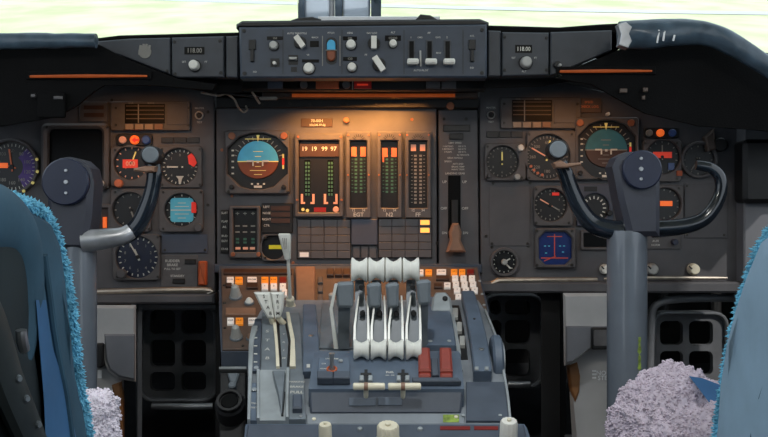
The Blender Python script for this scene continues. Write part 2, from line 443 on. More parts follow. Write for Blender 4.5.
wbox('trim_8', -1.08, 2.12, 0.80, 1.08, 2.52, 0.86, 'black', 'dark ledge below the windshield panes', 'ledge')

# ------------------------------------------------------------------ instrument panels
PD = 1.90
fp = flat(PD)                    # face of the main panels
def panel(name, pts, label, extra=None):
    c = fp.hit(sum(p[0] for p in pts)/len(pts), max(p[1] for p in pts))
    t = thing(name, label, 'instrument panel', fp.at(*c))
    mb = MB(); mb.polyp(fp, pts, -0.03, 0, 0.0015); mb.build('faceplate', 'panel', t); return t
def screws(t, fr, pts, n, r=1.6, m='screw'):
    for x, y in pts:
        mb = MB(); mb.cylp(fr, x, y, r, n-0.001, n+0.0015, 0.0005, 10); mb.build('screw', m, t)
pl = panel('instrument_panel', [(-60, 84), (214, 84), (215, 300), (-60, 300)], 'dark grey instrument panel in front of the left seat')
pc = panel('instrument_panel', [(216, 106), (436.5, 106), (437, 266), (217, 266)], 'central engine instrument panel lit orange from above')
pg = panel('instrument_panel', [(438.5, 110), (477.5, 110), (479, 266), (439, 266)], 'narrow landing gear panel with placards and lever slot')
pr = panel('instrument_panel', [(479.5, 82), (560, 82), (745, 122), (745, 290), (481, 290)], 'dark grey instrument panel in front of the right seat')
screws(pl, fp, [(112, 100), (208, 112), (208, 205), (113, 293), (160, 237)], 0)
screws(pc, fp, [(222, 150), (232, 196), (412, 119.5), (293, 263)], 0, m='brown_screw')
screws(pr, fp, [(493, 183), (530, 183), (492, 247), (486, 236), (528, 246)], 0)
# bright worn lower lips
for t, pts, r in ((pl, [(90, 292.5), (110, 291.5), (204, 290), (208, 294)], 0.0045), (pr, [(489, 286), (497, 281.5), (510, 280.5), (597, 279.5)], 0.0045), (pr, [(604, 279), (650, 278), (700, 278), (727, 278)], 0.003)):
    mb = MB(); mb.tube([P(x, y, 1.878) for x, y in pts], [r, r*1.4, r*1.4, r], 10, 5); note(mb.build('lower_lip', 'lip', t), 'bright worn metal lower lip')
# dark shelf below the panels
for name, x0, x1, y0, y1, lab in (('panel_shelf', 78, 214, 294, 304, 'dark shelf edge under the left instrument panel'), ('panel_shelf', 481, 742, 282, 293, 'dark shelf edge under the right instrument panel')):
    mb = MB(); mb.boxp(flat(1.872), x0, y0, x1, y1, -0.10, 0, 0.004); one(mb, name, 'panel', lab, 'shelf')
mb = MB(); mb.boxp(flat(1.895), 214, 264, 482, 273, -0.05, 0, 0.002); one(mb, 'panel_sill', 'ped_dark', 'dark sill between the engine panel and the pedestal keypads', 'sill')
# black valance along the top of the centre panel, with its small screws
t = thing('panel_valance', 'black strip along the top of the engine panel with small fasteners', 'valance', P(350, 107, 1.89))
mb = MB(); mb.boxp(flat(1.885), 216, 97, 479, 108, -0.03, 0, 0.002); mb.build('strip', 'black', t)
screws(t, flat(1.885), [(262, 104), (290, 103), (310, 104), (347, 104), (376, 104), (405, 104)], 0, 1.5, 'screw')

# ------------------------------------------------------------------ gauges
def face_text(mb, fr, cx, cy, r, items, h):
    for k, s in enumerate(items):
        a = 2*PI*k/len(items); mb.text(fr, cx+r*math.sin(a), cy-r*math.cos(a), s, h)
def gauge(name, label, cx, cy, r, box=None, face='face', ticks=(20, 1.0), nums=None, needles=(), mark='white_mark', bez='bezel', knobs=(), scr=True, cat='gauge', lift=0.012, group=None):
    f0 = flat(PD); t = thing(name, label, cat, P(cx, cy+r, PD), group)
    k = fp.sc(cx, cy); mb = MB(); u, v = fp.hit(cx, cy)
    if box: a = fp.hit(box[0], box[3]); c = fp.hit(box[2], box[1]); out = rrect(a[0], a[1], c[0], c[1], 0.008)
    else: out = circ(u, v, (r+3)*k, 36)
    mb.holep(fp, out, circ(u, v, r*k, 36), 0, lift, 0.0015); mb.build('case', bez, t)
    mb = MB(); mb.cylp(fp, cx, cy, r+0.6, 0.0002, 0.002, 0, 32); fo = mb.build('dial_face', face, t)
    ff = flat(PD-0.002)
    if ticks:
        mb = MB(); mb.ticks(ff, cx, cy, r*0.82, r*0.93, ticks[0], ticks[1]*0.8); mb.build('scale_marks', mark, fo)
    if nums:
        mb = MB(); face_text(mb, ff, cx, cy, r*0.64, nums, r*0.135); mb.build('numerals', 'dim_mark', fo)
    for ang, ln, w, m in needles:
        mb = MB(); a = math.radians(ang); mb.barp(ff, cx-math.sin(a)*r*0.18, cy+math.cos(a)*r*0.18, cx+math.sin(a)*r*ln, cy-math.cos(a)*r*ln, w, 0.0016, 0.0022); mb.build('needle', m, t)
    if needles:
        mb = MB(); mb.cylp(ff, cx, cy, r*0.10, 0.001, 0.0032, 0.0005, 14); mb.build('hub_cap', 'black', t)
    for x, y, rr, m in knobs:
        fk = flat(PD-lift); mb = MB(); mb.cylp(fk, x, y, rr, -0.001, 0.012, 0.0015, 18); mb.build('knob', m, t)
    if box and scr: screws(t, flat(PD-lift), [(box[0]+3.2, box[1]+3.2), (box[2]-3.2, box[1]+3.2), (box[0]+3.2, box[3]-3.2), (box[2]-3.2, box[3]-3.2)], 0, 1.3)
    return t, ff
def flagbar(t, ff, x0, y0, x1, y1, m, name='flag', n=0.0028):
    mb = MB(); mb.boxp(ff, x0, y0, x1, y1, 0.0004, n); return mb.build(name, m, t)

N10 = [str(i) for i in range(10)]
# left panel
t, ff = gauge('airspeed_indicator', 'large round dial with a purple band at the far left of the panel', 12, 167, 25, None, nums=['60', '80', '100', '120', '140', '160', '180', '200', '250', '300'], ticks=(36, 0.8), needles=[(352, 0.72, 1.6, 'orange_mark'), (285, 0.5, 1.4, 'orange_mark')])
mb = MB(); k = fp.sc(0, 0); u, v = ff.hit(12, 167)
mb.poly(ff, [(u+math.cos(a)*r*k, v+math.sin(a)*r*k) for r, aa in ((23.5, [x*PI/180 for x in range(-60, 56, 7)]), (11, [x*PI/180 for x in range(55, -61, -7)])) for a in aa], 0.0001, 0.00035); mb.build('purple_band', 'purple', t)
flagbar(t, ff, -2, 163, 8, 168, 'orange_lit')
mb = MB()
for i, a in enumerate((75, 100, 125, 150, 175, 200)): mb.cylp(fp, 12+28*math.sin(math.radians(a)), 167-28*math.cos(math.radians(a)), 1.6, 0.011, 0.0135, 0, 8)
mb.build('bug_markers', 'yellow_mark', t)
t = thing('radar_screen', 'black square screen in a grey bezel behind the left yoke', 'screen', P(77, 190, PD))
mb = MB(); a = fp.hit(44, 190); c = fp.hit(111, 124); a2 = fp.hit(50, 183); c2 = fp.hit(105, 129.5)
mb.holep(fp, rrect(a[0], a[1], c[0], c[1], 0.012), rrect(a2[0], a2[1], c2[0], c2[1], 0.010), 0, 0.022, 0.005); mb.build('bezel', 'bezel', t)
mb = MB(); mb.boxp(fp, 49, 129, 106, 184, 0.0003, 0.003); mb.build('display', 'screen', t)
screws(t, flat(PD-0.022), [(47, 127), (108, 127), (108, 187)], 0, 1.3)
for x in (95.5, 101.5):
    mb = MB(); mb.cylp(flat(PD-0.021), x, 183.5, 3.0, 0, 0.016, 0.002, 16); note(mb.build('knob', 'knob_white', t), 'small pale knob at the lower corner')
def indicator_lights(label, cy, items, box):
    t = thing('indicator_lights', label, 'indicator', P(items[1][0], cy+6, PD))
    mb = MB(); mb.boxp(fp, *box, 0, 0.006, 0.001, 0.006); mb.build('housing', 'black', t)
    for x, m, r in items:
        mb = MB(); mb.cylp(flat(PD-0.006), x, cy, r, 0, 0.007, 0.002, 18); mb.build('lens', m, t)
    return t
t = indicator_lights('row of white, orange and blue round lights above the red-lettered left gauge', 140, [(123, 'peach_mark', 3.6), (135, 'orange_lit', 4.6), (146.5, 'blue_lens', 4.4)], (117, 134, 153, 146))
mb = MB(); f2 = flat(PD-0.013); mb.polyp(f2, [(131.6, 140), (135.5, 136.8), (135.5, 138.8), (139, 138.8), (139, 141.2), (135.5, 141.2), (135.5, 143.2)], 0.0001, 0.0008); mb.build('arrow', 'red_flag', t)
t, ff = gauge('radio_altimeter', 'round gauge with a red digital window left of the red flag dial', 132, 163, 17, (112, 147, 158, 187), ticks=(14, 1.2), needles=[(230, 0.5, 1.4, 'orange_mark'), (20, 0.7, 1.4, 'yellow_mark')], mark='peach_mark', knobs=[(119.5, 183.5, 4.0, 'orange_mark')])
flagbar(t, ff, 123, 159.5, 138, 168, 'red_lit', 'digital_window')
mb = MB(); mb.text(flat(PD-0.005), 130.5, 163.8, '000', 4.5); mb.build('digits', 'peach_mark', t)
t, ff = gauge('vertical_speed_indicator', 'round black dial with a red flag at its upper right', 180, 167, 18.5, (159, 146, 203, 188), ticks=(24, 1.0), nums=['0', '1', '2', '4', '6', '4', '2', '1'], needles=[(270, 0.7, 1.5, 'white_mark')])
mb = MB(); mb.polyp(ff, [(188, 156), (193, 152), (197, 163), (194, 167), (189, 164)], 0.0004, 0.003); mb.build('flag', 'red_flag', t)
mb = MB(); mb.polyp(ff, [(176, 176), (184, 176), (182, 179), (180.8, 184), (179, 184), (178.4, 179)], 0.0004, 0.001); mb.build('pointer', 'white_mark', t)
def annunciator(label, x0, y0, x1, y1, bx, vx, right_plain):
    t = thing('annunciator_unit', label, 'annunciator', P((x0+x1)/2, y1, PD))
    mb = MB(); mb.boxp(fp, x0, y0, x1, y1, 0, 0.010, 0.0015, 0.003); mb.build('housing', 'bezel', t)
    f2 = flat(PD-0.010)
    mb = MB(); mb.boxp(f2, bx[0], y0+2, bx[1], y1-7.5, 0, 0.001)
    mb.build('window', 'screen', t)
    f3 = flat(PD-0.011)
    mb = MB()
    for k in range(4): mb.boxp(f3, bx[0]+1, y0+3.5+k*4.2, bx[1]-1, y0+4.5+k*4.2, 0, 0.0006)
    mb.build('slat_lines', 'brown_plate', t)
    mb = MB(); mb.boxp(f3, vx-0.5, y0+2.5, vx+0.5, y1-8, 0, 0.0014); mb.build('index_line', 'dim_mark', t)
    for k in range(4):
        w_ = (bx[1]-bx[0])/4*0.98; x = bx[0]+k*w_
        mb = MB(); mb.boxp(f2, x+0.6, y1-6.8, x+w_-0.8, y1-1.2, 0, 0.005, 0.001)
        mb.text(flat(PD-0.0151), x+w_/2, y1-4, ('UP', 'ILS', 'NAV', 'HDG')[k], 2.2); q = mb.build('push_button', 'button_tan' if k < 3 else 'brown_block', t)
    mb = MB(); mb.boxp(f2, right_plain[0], y0+1.5, right_plain[1], y1-6, 0, 0.002, 0.0006); mb.build('cover_plate', 'panel', t)
    mb = MB(); mb.text(f2, bx[0]+6, y0+1.2, 'VOR', 1.8, 0.0006); mb.text(f2, bx[0]+26, y0+1.2, 'MARK', 1.8, 0.0006); mb.build('lettering', 'dim_mark', t)
    screws(t, f2, [(x0+4, y0+6), (x0+4, y1-6), (x1-2.5, y0+6), (x1-2.5, y1-6)], 0, 1.4)
    return t
annunciator('flat annunciator unit with four pale buttons on the left panel top', 112, 102, 191, 131, (125, 165), 138.5, (167, 188))
annunciator('flat annunciator unit with four pale buttons on the right panel top', 500, 98, 580, 129, (512, 552), 524.5, (554, 576))
def label_strip(label, x0, x1, y0, y1, n, fr=None, m='face', words=('MODE', 'ARM', 'ALT', 'NAV')):
    f = fr or fp; t = thing('label_strip', label, 'label strip', P((x0+x1)/2, y1, PD)); w_ = (x1-x0)/n
    for i in range(n):
        mb = MB(); mb.boxp(f, x0+i*w_+0.5, y0, x0+(i+1)*w_-0.5, y1, 0, 0.003, 0.0006); q = mb.build('plate', m, t)
        mb = MB(); mb.text(f, x0+(i+0.5)*w_, (y0+y1)/2, words[i % len(words)], (y1-y0)*0.4, 0.0036); mb.build('lettering', 'screw', q)
    return t
label_strip('strip of three dim caption plates above the red flag dial', 161, 200, 137.5, 143, 3)
label_strip('strip of three dim caption plates above the small right panel dial', 486, 523, 131.5, 137.5, 3)
t = thing('caption_plate', 'recessed dark caption plate on the left panel beside the hood', 'plate', P(94, 122, PD))
mb = MB(); mb.boxp(fp, 80, 102, 108, 122, 0, 0.006, 0.001, 0.003); mb.build('plate', 'bezel', t)
mb = MB(); mb.boxp(flat(PD-0.006), 84, 105.5, 104, 109.5, 0, 0.0008); mb.boxp(flat(PD-0.006), 84, 113, 104, 117, 0, 0.0008); mb.build('caption_windows', 'brown_dark', t)
def ring_button(label, x, y):
    t = thing('push_button', label, 'button', P(x, y+5, PD))
    mb = MB(); u, v = fp.hit(x, y); k = fp.sc(x, y); mb.holep(fp, circ(u, v, 4.3*k), circ(u, v, 2.9*k), 0, 0.006, 0.001); mb.build('ring', 'steel', t)
    mb = MB(); mb.cylp(fp, x, y, 2.8, 0, 0.004, 0.001); mb.build('cap', 'black', t)
    mb = MB(); mb.text(fp, x, y-7.2, 'MASTER', 1.8); mb.text(fp, x, y+7, 'TEST', 1.8); mb.build('lettering', 'paint_text', t)
ring_button('small black push button in a steel ring on the left panel edge', 199.5, 115.5)
ring_button('small black push button in a steel ring right of the gear panel', 491, 115)
gauge('brake_pressure_gauge', 'dim round gauge behind the left yoke horn', 131, 210, 17.5, (112, 189, 152, 232), ticks=(12, 1.2), needles=[(160, 0.75, 1.6, 'dim_mark')], mark='dim_mark')
t, ff = gauge('standby_horizon', 'small cyan horizon display with red flag on the left panel', 182, 210, 16.5, (160, 189, 204, 232), ticks=(12, 0.8), knobs=[(199, 227.5, 4.2, 'bezel')], cat='display')
mb = MB(); a = ff.hit(170.5, 222); c = ff.hit(193.5, 198); mb.poly(ff, rrect(a[0], a[1], c[0], c[1], 0.006), 0.0003, 0.0012); mb.build('horizon_drum', 'cyan_face', t)
flagbar(t, ff, 171, 209.6, 193, 210.6, 'white_mark', 'horizon_line', 0.0018)
mb = MB()
for y, w_ in ((203, 4), (206.5, 7), (214, 7), (218, 4)): mb.barp(ff, 182-w_, y, 182+w_, y, 0.7, 0.0012, 0.0018)
mb.build('pitch_marks', 'white_mark', t)
mb = MB(); mb.boxp(ff, 191.5, 202, 196.5, 213, 0.0004, 0.003, 0.001, 0.002); mb.build('flag', 'red_flag', t)
gauge('altimeter', 'round dark blue dial with white ticks below the left yoke horn', 138, 257, 21, (114, 234, 161, 280), face='face_blue', ticks=(20, 1.3), nums=N10, needles=[(330, 0.75, 1.4, 'white_mark'), (335, 0.4, 2.0, 'white_mark')], knobs=[(122.5, 273.5, 4.6, 'bezel')])
t = thing('blank_plate', 'blank blue-grey cover plate below the cyan horizon display', 'plate', P(184, 254, PD))
mb = MB(); mb.boxp(fp, 162, 234, 208, 253, 0, 0.004, 0.001, 0.002); mb.build('plate', 'panel_blue', t); screws(t, flat(PD-0.004), [(165, 250), (205, 250)], 0, 1.3)
t = thing('placard_panel', 'small switch panel with white lettering and orange tag on left panel', 'switch panel', P(184, 286, PD))
mb = MB(); mb.boxp(fp, 161, 255, 198, 287, 0, 0.003, 0.0008, 0.002); mb.build('plate', 'bezel', t)
f2 = flat(PD-0.003); mb = MB()
for s, x, y, h in (('RUDDER', 172.5, 261, 2.6), ('BRAKE', 172.5, 265, 2.6), ('PULL TO SET', 172.5, 269, 2.0), ('STANDBY', 177.5, 276, 2.2)): mb.text(f2, x, y, s, h)
mb.build('lettering', 'paint_text', t)
for x0, y0, x1, y1 in ((185, 259, 196, 264), (173, 278.5, 185, 283.5)):
    mb = MB(); mb.boxp(f2, x0, y0, x1, y1, 0, 0.004, 0.001); mb.build('switch', 'black', t)
mb = MB(); mb.boxp(fp, 199.5, 261, 207.5, 285, 0, 0.016, 0.003, 0.002); note(mb.build('tag', 'orange_tag', t), 'orange-brown upright tag')
t = thing('clock_display', 'small orange-lit window unit between left yoke and dim gauge', 'display', P(103, 232, PD))
mb = MB(); a = fp.hit(90, 233); c = fp.hit(113, 204); a2 = fp.hit(94, 229.5); c2 = fp.hit(109.5, 208); mb.holep(fp, rrect(a[0], a[1], c[0], c[1], 0.004), rrect(a2[0], a2[1], c2[0], c2[1], 0.002), 0, 0.012, 0.0015); mb.build('frame', 'bezel', t)
mb = MB(); mb.boxp(fp, 93.5, 207.5, 110, 230, 0.0002, 0.003); mb.build('display', 'brown_dark', t)
mb = MB(); mb.boxp(flat(PD-0.003), 103, 217, 107, 228, 0, 0.003, 0.001); mb.build('lit_bar', 'orange_lit', t)

# attitude displays
def attitude(label, cx, cy, box, hw, hh, r, sky_m, earth_m, group=None):
    t = thing('attitude_indicator', label, 'attitude display', P(cx, box[3], PD), group)
    a = fp.hit(box[0], box[3]); c = fp.hit(box[2], box[1]); L = 0.016
    ch = hw*0.42
    op = [fp.hit(cx+x, cy+y) for x, y in ((-hw, -hh*0.45), (-hw*0.62, -hh*0.86), (-hw*0.2, -hh), (hw*0.2, -hh), (hw*0.62, -hh*0.86), (hw, -hh*0.45), (hw, hh*0.45), (hw*0.55, hh*0.9), (hw*0.2, hh), (-hw*0.2, hh), (-hw*0.55, hh*0.9), (-hw, hh*0.45))]
    mb = MB(); mb.holep(fp, rrect(a[0], a[1], c[0], c[1], 0.006), op, 0, L, 0.002); mb.build('case', 'bezel', t)
    mb = MB(); mb.poly(fp, inset(op, -0.001), 0.0002, 0.002); fo = mb.build('dial_face', 'face', t)
    ff = flat(PD-0.002)
    u, v = ff.hit(cx, cy); k = ff.sc(cx, cy)
    up = [(u+r*k*math.cos(x), v+r*k*math.sin(x)) for x in [PI*i/24 for i in range(25)]]
    dn = [(u+r*k*math.cos(x)*0.98, v+r*k*math.sin(x)*0.84) for x in [PI+PI*i/24 for i in range(25)]]
    mb = MB(); mb.poly(ff, up, 0.0003, 0.004, 0.001); note(mb.build('sky_half', sky_m, t), 'blue upper half of the horizon ball')
    mb = MB(); mb.poly(ff, dn, 0.0003, 0.004, 0.001); note(mb.build('earth_half', earth_m, t), 'brown lower half of the horizon ball')
    fb = flat(PD-0.006)
    mb = MB(); mb.barp(fb, cx-r, cy, cx+r, cy, 1.0, 0.0001, 0.0006)
    for y, w_ in ((-10, 5), (-5, 3), (5, 3), (9, 8), (13, 4)): mb.barp(fb, cx-w_, cy+y, cx+w_, cy+y, 0.6, 0.0001, 0.0006)
    mb.build('pitch_marks', 'yellow_mark' if sky_m == 'sky_ball' else 'dim_mark', t)
    mb = MB()
    mb.ticks(ff, cx, cy, r*1.06, r*1.24, 13, 0.9, -75, 75); mb.build('bank_scale', 'dim_mark', fo)
    mb = MB()
    for s in (-1, 1):
        mb.barp(fb, cx+s*11, cy-0.3, cx+s*4.4, cy-0.3, 1.6, 0.0016, 0.0028); mb.barp(fb, cx+s*4.8, cy-0.5, cx+s*4.8, cy+4.5, 1.4, 0.0016, 0.0028)
    mb.barp(fb, cx-1.2, cy+0.4, cx+1.2, cy+0.4, 2.2, 0.0016, 0.0028); mb.build('aircraft_symbol', 'white_mark', t)
    mb = MB(); mb.polyp(fb, [(cx, cy-r+1), (cx-1.6, cy-r-6), (cx+1.6, cy-r-6)], 0.0001, 0.0012); mb.barp(fb, cx-13, cy-r-2.0, cx+13, cy-r-2.0, 0.7, 0.0001, 0.0006); mb.build('bank_pointer', 'yellow_mark', t)
    mb = MB()
    for i, y in enumerate((-11, -6, 0, 6, 12)): mb.barp(ff, cx-hw*0.88, cy+y, cx-hw*0.80, cy+y, 1.5, 0.0003, 0.0009)
    mb.build('glideslope_dots', 'white_mark', fo)
    mb = MB(); mb.barp(ff, cx+hw*0.84, cy-7.5, cx+hw*0.84, cy-3.5, 1.8, 0.0003, 0.0009); mb.barp(ff, cx+hw*0.84, cy+3.5, cx+hw*0.84, cy+7.5, 1.8, 0.0003, 0.0009); mb.build('speed_marks', 'yellow_mark', fo)
    mb = MB(); mb.barp(ff, cx+hw*0.84, cy-3.2, cx+hw*0.84, cy+3.2, 2.2, 0.0003, 0.0009); mb.build('speed_flag', 'red_flag', fo)
    mb = MB()
    for x in (-6, 0, 6): mb.barp(ff, cx+x-1, cy+hh*0.80, cx+x+1, cy+hh*0.80, 1.6, 0.0003, 0.0009)
    mb.boxp(ff, cx-4, cy+hh*0.86, cx+4, cy+hh*0.94, 0.0003, 0.0012)
    mb.build('slip_marks', 'white_mark', fo)
    f2 = flat(PD-L)
    for x, y in ((box[0]+6, box[1]+5), (box[2]-6, box[1]+5)):
        mb = MB(); mb.cylp(f2, x, y, 3.6, 0, 0.004, 0.001, 16); note(mb.build('corner_cap', 'brown_screw', t), 'brown corner cap')
    for x, y in ((box[0]+6, box[3]-7), (box[2]-6, box[3]-7)):
        mb = MB(); mb.cylp(f2, x, y, 2.4, 0, 0.006, 0.001, 14); mb.build('knob', 'black', t)
    screws(t, f2, [(box[0]+2.5, box[3]-2.5), (box[2]-2.5, box[3]-2.5)], 0, 1.4)
    return t
attitude('blue over brown attitude display on the left of the engine panel', 258, 161.5, (226, 131, 290, 194), 30, 28, 20.5, 'sky_ball', 'earth_ball')
attitude('dim teal attitude display behind the right yoke hub', 606, 150, (574, 118, 637, 180), 29, 29, 21, 'sky_teal', 'earth_dark')

# engine indicators
t = thing('engine_display', 'wide engine display with four number pairs and two tapes', 'engine display', P(319, 217, PD))
a = fp.hit(295, 217); c = fp.hit(343.5, 134); a2 = fp.hit(299, 212.5); c2 = fp.hit(339.5, 141); mb = MB(); mb.holep(fp, rrect(a[0], a[1], c[0], c[1], 0.004), rrect(a2[0], a2[1], c2[0], c2[1], 0.002), 0, 0.013, 0.002); mb.build('case', 'bezel', t)
mb = MB(); mb.boxp(fp, 298.5, 140.5, 340, 213, 0.0002, 0.003); fo = mb.build('display_face', 'face', t); f2 = flat(PD-0.003)
mb = MB(); mb.boxp(f2, 299.5, 144, 339.5, 157, 0, 0.003, 0.0006); mb.build('number_window', 'brown_dark', t)
mb = MB()
for x, s in ((304.5, '19'), (314, '19'), (324.5, '99'), (333.5, '97')): mb.text(flat(PD-0.006), x, 149, s, 4.2)
mb.build('digits', 'white_mark', t)
for x in (307.5, 330.5):
    mb = MB(); mb.boxp(f2, x-3, 160, x+3, 196, 0, 0.001); mb.build('tape', 'screen', t)
    mb = MB()
    for i in range(9):
        y = 162+i*3.9; mb.boxp(f2, x-2.3, y, x-0.4, y+2.5, 0.0005, 0.0016); mb.boxp(f2, x+0.4, y, x+2.3, y+2.5, 0.0005, 0.0016)
    mb.build('tape_marks', 'green_mark', t)
mb = MB()
for x in (302, 313.5, 325, 336.5): mb.boxp(f2, x-1.1, 194, x+1.1, 204, 0, 0.002)
for x, s in ((304, 1), (311.6, 1), (327, 1), (334.5, 1)): mb.boxp(f2, x-1.1, 202, x+1.1, 204, 0, 0.002)
mb.build('lit_bars', 'peach_mark', t)
mb = MB(); mb.boxp(f2, 314, 207.5, 326, 212, 0, 0.003); mb.build('warning_window', 'red_dim', t)
mb = MB(); mb.cylp(f2, 336, 209.5, 3, 0, 0.005, 0.001); mb.build('knob', 'peach_mark', t)
mb = MB(); mb.cylp(f2, 303, 209.5, 1.6, 0, 0.002); mb.cylp(f2, 307.5, 210.5, 1.6, 0, 0.002); mb.build('lamps', 'yellow_mark', t)
screws(t, flat(PD-0.013), [(298, 137), (341, 137), (297, 200), (341.6, 200)], 0, 1.3, 'brown_screw')
def tape_gauge(label, x0, x1, word, red, group='tape engine gauges'):
    t = thing('tape_gauge', label, 'engine gauge', P((x0+x1)/2, 218, PD), group); cx = (x0+x1)/2
    a = fp.hit(x0, 218); c = fp.hit(x1, 132); a2 = fp.hit(x0+4, 208); c2 = fp.hit(x1-4, 141); mb = MB(); mb.holep(fp, rrect(a[0], a[1], c[0], c[1], 0.003), rrect(a2[0], a2[1], c2[0], c2[1], 0.0015), 0, 0.013, 0.0018); mb.build('case', 'bezel', t)
    mb = MB(); mb.boxp(fp, x0+3.5, 140.5, x1-3.5, 208.5, 0.0002, 0.003); mb.build('display_face', 'face', t); f2 = flat(PD-0.003); f3 = flat(PD-0.013)
    for s in (-1, 1):
        mb = MB()
        for i in range(17 if not red else 14):
            y = 144+i*3.6+(0 if red else 0)
            if y < 153: continue
            mb.boxp(f2, cx+s*2.6-1.3, y, cx+s*2.6+1.3, y+2.0, 0, 0.0009); mb.boxp(f2, cx+s*6.1-0.9, y+0.4, cx+s*6.1+0.9, y+1.0, 0, 0.0009)
        mb.build('tape_marks', 'green_mark' if word != 'FF' else 'dim_mark', t)
        mb = MB()
        hgt = {'EGT': (147, 156.5), 'N2': (148, 157), 'FF': (144.5, 151)}[word]
        mb.boxp(f2, cx+s*4.6-2.6, hgt[0], cx+s*4.6+2.6, hgt[1], 0, 0.0016)
        if word == 'N2' and s < 0: mb.boxp(f2, cx-7, hgt[1], cx-5.4, 162, 0, 0.0016)
        mb.build('lit_flag', 'orange_mark' if word != 'FF' else 'peach_mark', t)
    mb = MB(); mb.text(f3, cx, 214.8, word, 4.0); mb.text(f3, cx-5, 210.4, '12', 2.4); mb.text(f3, cx+5, 210.4, '34', 2.4); mb.build('lettering', 'paint_text', t)
    mb = MB(); mb.ticks(f3, cx, 141, 4, 7, 7, 0.8, -60, 60); mb.build('top_marks', 'screw', t)
    screws(t, f3, [(x0+2.2, 135), (x1-2.2, 135), (x0+2, 175), (x1-2, 175)], 0, 1.1, 'brown_screw')
tape_gauge('tall narrow tape gauge lettered EGT with orange flags', 346, 371, 'EGT', True)
tape_gauge('tall narrow tape gauge lettered N2', 377, 402, 'N2', True)
tape_gauge('tall narrow tape gauge lettered FF beside the gear panel', 405, 431, 'FF', False)
t = thing('registration_placard', 'dark brown placard with two white lines above the engine display', 'placard', P(317, 128, PD))
mb = MB(); mb.boxp(fp, 301, 118.5, 332.5, 127, 0, 0.002, 0.0005); mb.build('plate', 'brown_dark', t)
mb = MB(); mb.text(fp, 317, 121, '70-00H', 2.8, 0.0026); mb.text(fp, 317.5, 125.1, 'SELCAL EF-GJ', 1.9, 0.0026); mb.build('lettering', 'white_mark', t)
mb = MB(); mb.cylp(fp, 346.5, 120.5, 2.8, 0, 0.010, 0.001); one(mb, 'dimmer_control', 'brown_screw', 'small brown knob right of the registration placard', 'knob', origin=P(346.5, 120.5, PD))

# lower part of the centre panel
t = thing('surface_position_indicator', 'tall dark panel with a grid of green marks below the attitude display', 'indicator', P(245, 258, PD))
mb = MB(); a = fp.hit(230, 258); c = fp.hit(261, 206); a2 = fp.hit(234, 252); c2 = fp.hit(257.5, 209); mb.holep(fp, rrect(a[0], a[1], c[0], c[1], 0.003), rrect(a2[0], a2[1], c2[0], c2[1], 0.002), 0, 0.014, 0.002); mb.build('case', 'bezel', t)
mb = MB(); mb.boxp(fp, 233.5, 208.5, 258, 252.5, 0.0002, 0.003); mb.build('display_face', 'face', t); f2 = flat(PD-0.003)
mb = MB()
for x in (237.5, 245, 253):
    for y in (226, 232): mb.boxp(f2, x-2.2, y-0.7, x+2.2, y+0.7, 0, 0.001)
mb.build('scale_marks', 'dim_mark', t)
mb = MB()
for x in (237.5, 245, 253):
    mb.boxp(f2, x-0.3, 212, x+0.3, 215, 0, 0.001); mb.boxp(f2, x-1.8, 213, x+1.8, 213.8, 0, 0.001)
mb.build('scale_marks', 'dim_mark', t)
mb = MB()
for x in (237.5, 245, 253): mb.boxp(f2, x-1.6, 238, x+1.6, 240.3, 0, 0.001); mb.boxp(f2, x-1.6, 241.5, x+1.6, 243.5, 0, 0.001)
mb.build('green_blocks', 'green_mark', t)
mb = MB()
for x in (238, 245.5, 252.5): mb.boxp(f2, x-2.5, 247, x+2.5, 249.5, 0, 0.001)
mb.build('lower_windows', 'peach_mark', t)
for x in (233, 258.6):
    mb = MB(); mb.cylp(flat(PD-0.014), x, 254.3, 2.2, 0, 0.003, 0.0006, 14); mb.build('screw', 'brown_screw', t)
t = thing('caption_column', 'narrow black column of white captions beside the green mark panel', 'caption strip', P(225, 254, PD))
mb = MB(); mb.boxp(fp, 221, 210, 229, 253, 0, 0.004, 0.001); mb.build('plate', 'black', t)
mb = MB()
for y, s in ((213, 'SLAT'), (221.5, 'FLAP'), (227, 'AIL'), (236, 'RUD'), (241, 'ELEV'), (249, 'STAB')): mb.text(fp, 225, y, s, 2.1, 0.0046)
mb.build('lettering', 'paint_text', t)
t = thing('gear_caption_box', 'black box with dark red lines above the yellow bar dial', 'caption box', P(278, 233, PD))
mb = MB(); mb.boxp(fp, 262, 203, 293, 233, 0, 0.006, 0.001, 0.002); mb.build('plate', 'black', t); f2 = flat(PD-0.006)
for i in range(3):
    mb = MB(); mb.boxp(f2, 271, 206+i*6.2, 290, 210.6+i*6.2, 0, 0.0015); mb.build('caption_window', 'brown_dark', t)
mb = MB()
for i, s in enumerate(('LEFT', 'NOSE', 'RIGHT', 'CTR')): mb.text(f2, 266.6, 207+i*6.2, s, 2.2)
mb.build('lettering', 'paint_text', t)
t, ff = gauge('door_position_dial', 'round black dial with a yellow bar behind the white lever head', 274, 247, 12.5, (262, 234.5, 291, 261), ticks=None, scr=True)
flagbar(t, ff, 269, 245, 283, 249, 'yellow_bar', 'bar', 0.002)
